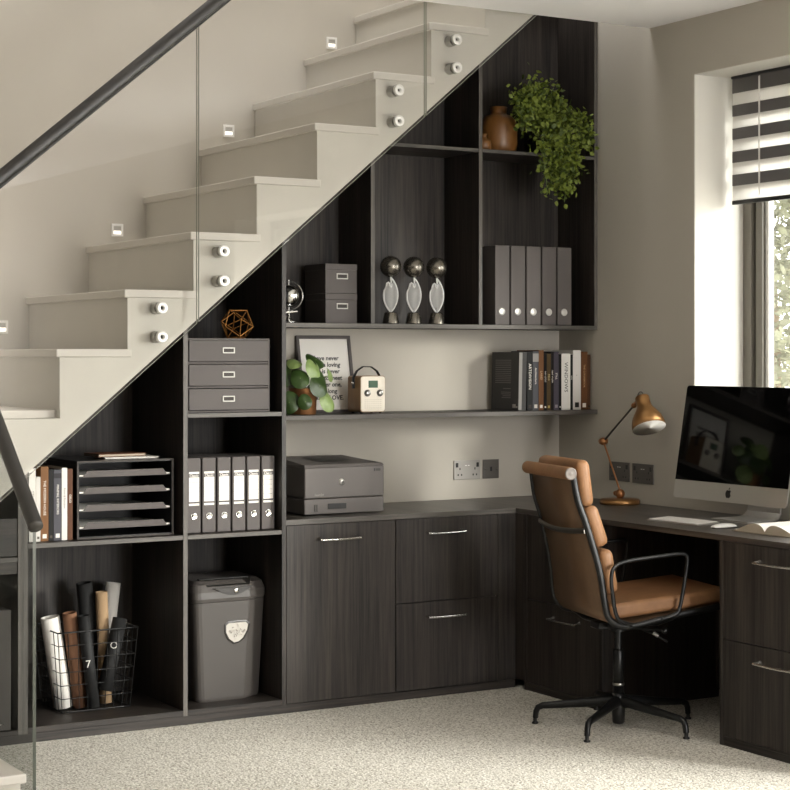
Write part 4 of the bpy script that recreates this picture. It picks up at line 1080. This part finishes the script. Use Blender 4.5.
# ------------------------------------------------------------------ office chair
t = thing('office_chair', 'tan leather swivel office chair with black frame pulled up to the desk', 'chair', (4.162, 5.364, 0), math.radians(-13))
HW = .222
def hwz(z): return .198+.042*min(1, max(0, (.97-z)/.45))      # the back narrows towards the top
rail = [(-.276, .972), (-.270, .955), (-.255, .870), (-.226, .785), (-.192, .665), (-.174, .580), (-.164, .500), (-.150, .450), (-.115, .420), (-.06, .413), (.03, .428), (.125, .446), (.30, .470), (.345, .480), (.362, .486)]
def smooth_path(P, n=4):
    P = [Vector(p_) for p_ in P]; out = []
    for i in range(len(P)-1):
        p0, p1, p2, p3 = P[max(0, i-1)], P[i], P[i+1], P[min(len(P)-1, i+2)]
        for k_ in range(n):
            u_ = k_/n; out.append(.5*((2*p1)+(-p0+p2)*u_+(2*p0-5*p1+4*p2-p3)*u_*u_+(-p0+3*p1-3*p2+p3)*u_**3))
    out.append(P[-1]); return out
for s_ in (-1, 1):
    P = smooth_path([(x_, s_*hwz(z_), z_) for x_, z_ in rail])
    MB().tube(P, .0125, M['blkm'], 10, flat=.0075).build('side_rail', t)
    y_ = s_*(HW+.034)
    arm = [(-.06, s_*(HW+.026), .420), (-.11, y_, .437), (-.130, y_, .47), (-.142, y_, .54), (-.146, y_, .595), (-.134, y_, .632), (-.085, y_, .652), (.03, y_, .664), (.125, y_, .672), (.150, y_, .668), (.158, y_, .650), (.148, y_, .58), (.127, y_, .475), (.108, y_, .452), (.06, s_*(HW+.026), .436)]
    MB().tube(smooth_path(arm), .0075, M['blkm'], 10, flat=.006).build('armrest', t)
# sling behind the pads and under the seat
def sling(i0, i1, off, m_, name):
    P = smooth_path([(x_, 0, z_) for x_, z_ in rail])[i0:i1]; q = MB(); rings = []
    for i, c_ in enumerate(P):
        d_ = (P[min(i+1, len(P)-1)]-P[max(i-1, 0)]).normalized(); nn = Vector((-d_.z, 0, d_.x))
        a_, b_ = c_+nn*(off-.004), c_+nn*(off+.004); y_ = hwz(c_.z)-.007
        rings.append([(a_.x, -y_, a_.z), (a_.x, y_, a_.z), (b_.x, y_, b_.z), (b_.x, -y_, b_.z)])
    q.loft(rings, m_, True); return q.build(name, t)
sling(2, 57, .002, M['leatherd'], 'sling')
def pad(p0, p1, th, w, name, bev=.02):
    p0, p1 = Vector((p0[0], 0, p0[1])), Vector((p1[0], 0, p1[1])); d_ = (p1-p0); L_ = d_.length; d_.normalize()
    nn = Vector((d_.z, 0, -d_.x))
    if nn.x < 0 and abs(d_.z) > .5: nn = -nn
    if abs(d_.z) <= .5 and nn.z < 0: nn = -nn
    q = MB(); Mx = Matrix(((*d_, 0), (0, 1, 0, 0), (*nn, 0), (0, 0, 0, 1))).transposed(); Mx.translation = p0; q.T = Mx
    q.box(0, L_, -w, w, .006, th, M['leather'], bev, 5); return q.build(name, t)
pad((-.262, 1.012), (-.240, .842), .062, hwz(.93)-.008, 'back_cushion', .024)
pad((-.238, .838), (-.186, .690), .064, hwz(.76)-.008, 'back_cushion', .024)
pad((-.184, .686), (-.156, .525), .062, hwz(.6)-.008, 'back_cushion', .024)
pad((-.132, .428), (.345, .474), .064, HW-.002, 'seat_cushion', .018)
m = MB().cyl((-.284, -.206, .970), (-.284, .206, .970), .0235, M['leather'], 28); hr = m.build('head_roll', t)
for s_ in (-1, 1):
    q = MB().lathe([(.006, .0), (.0225, 0), (.0225, .005), (.018, .006), (.012, .003), (.006, .006), (0, .006)], M['ring'], 28, o=(-.284, s_*.206, .970), axis=(0, s_, 0)); tag(q.build('end_cap', hr), 'pale metal end ring')
P = [(-.226-.020*math.sin(PI*i/12)-.006, -.216+.432*i/12, .763-.012*math.sin(PI*i/12)) for i in range(13)]
m = MB().tube(P, .010, M['dsteel'], 10, flat=.005, up=(0, 0, 1)); m.build('back_brace', t)
# seat spider, column, base
m = MB().box(-.10, .10, -.04, .04, .372, .402, M['blkm'], .006)
for s_ in (-1, 1):
    m.tube([(.05, s_*.03, .39), (.10, s_*.13, .405), (.12, s_*(HW-.004), .438)], .012, M['blkm'], 8); m.tube([(-.05, s_*.03, .39), (-.08, s_*.13, .398), (-.09, s_*(HW-.004), .418)], .012, M['blkm'], 8)
m.build('seat_bracket', t)
m = MB().tube([(.04, -.04, .385), (.09, -.12, .360), (.13, -.15, .335)], .005, M['blkm'], 8).cyl((.02, -.05, .38), (.10, -.17, .382), .006, M['blkm'], 10); m.ball((.105, -.178, .382), .013, M['blkm'], 14); m.cyl((.07, -.155, .372), (.085, -.165, .36), .008, M['steel'], 10); m.build('tilt_lever', t)
m = MB().cyl((0, 0, .27), (0, 0, .375), .014, M['blkm'], 20).cyl((0, 0, .36), (0, 0, .392), .028, M['blkm'], 20); m.build('gas_lift', t)
m = MB().lathe([(0, .11), (.021, .11), (.021, .285), (.017, .292), (0, .292)], M['blkm'], 24).lathe([(.0215, .155), (.0225, .157), (.0225, .163), (.0215, .165)], M['steel'], 24); m.build('column', t)
m = MB().lathe([(0, .012), (.020, .012), (.023, .018), (.025, .06), (.026, .11), (.023, .128), (0, .130)], M['blkm'], 28); m.build('hub', t)
for a0 in (140.6, -148.8, -76.4, -5.7, 68):
    a_ = math.radians(a0+13); R_ = .314; c_, s_ = math.cos(a_), math.sin(a_)
    rr_ = [(.012, .098, .021), (.06, .094, .020), (.16, .082, .0165), (.25, .073, .0135), (.285, .070, .0125), (.303, .062, .0118), (.310, .047, .0112), (.313, .022, .0105)]
    l_ = MB().tube([(q[0]*c_, q[0]*s_, q[1]) for q in rr_], [q[2] for q in rr_], M['blkm'], 12).build('leg', t)
    MB().lathe([(0, 0), (.012, 0), (.013, .005), (.007, .009), (.007, .022), (0, .022)], M['blk'], 16, o=(R_*c_, R_*s_, 0.0005)).build('glide', l_)

# ------------------------------------------------------------------ light
w = bpy.data.worlds.new('World'); SC.world = w; w.use_nodes = True
nt = w.node_tree; bg = nt.nodes['Background']
bg.inputs[0].default_value = (1.0, .992, .985, 1); bg.inputs[1].default_value = 6.8
def area(name, loc, rot, sx, sy, power, col=(1, .97, .92), spread=PI):
    l = bpy.data.lights.new(name, 'AREA'); l.shape = 'RECTANGLE'; l.size = sx; l.size_y = sy; l.energy = power; l.color = col; l.spread = spread
    o = bpy.data.objects.new(name, l); COL.objects.link(o); o.location = loc; o.rotation_euler = rot; return o
area('patio_fill_lamp', (5.32, (PY0+PY1)/2, 1.15), (0, PI/2, 0), 2.1, 1.75, 130, (1, .982, .965))  # added lamp outside the unseen patio window, standing in for daylight
area('rear_fill_lamp', (4.02, -3.45, 1.4), (PI/2, 0, 0), 1.4, 2.1, 230, (1, .982, .965))  # added lamp behind the rear opening, fills from the camera side
area('stairwell_fill_lamp', (3.6, 6.65, 5.3), (0, 0, 0), 1.6, 1.0, 80, (1, .982, .965))  # added lamp below the closed upper ceiling, brightens the stair wall

sp = area('sun_beam_lamp', (7.4, -.55, 2.75), (0, 0, 0), .9, 1.3, 95, (1, .97, .92), math.radians(60))  # area lamp added to imitate a sun beam through the patio opening
sp.rotation_euler = (Vector((4.88, 3.1, 1.15))-Vector(sp.location)).to_track_quat('-Z', 'Y').to_euler()
# ------------------------------------------------------------------ camera
cam = bpy.data.cameras.new('Camera'); co = bpy.data.objects.new('Camera', cam); COL.objects.link(co)
co.location = (0, 0, 1.40); co.rotation_euler = (PI/2, 0, -math.radians(30.683))
cam.sensor_fit = 'HORIZONTAL'; cam.sensor_width = 36; cam.lens = 36*1787.16/790
cam.shift_y = -(395-354.75)/790; cam.clip_end = 200
SC.camera = co
vs_ = SC.view_settings
vs_.view_transform = 'Standard'; vs_.look = 'None'; vs_.gamma = 1; vs_.exposure = .22; vs_.use_curve_mapping = False
SC.cycles.max_bounces = 10; SC.cycles.diffuse_bounces = 5; SC.cycles.transparent_max_bounces = 16
SC.cycles.caustics_reflective = False; SC.cycles.caustics_refractive = False
SC.cycles.use_denoising = True
SC.cycles.sample_clamp_indirect = 6
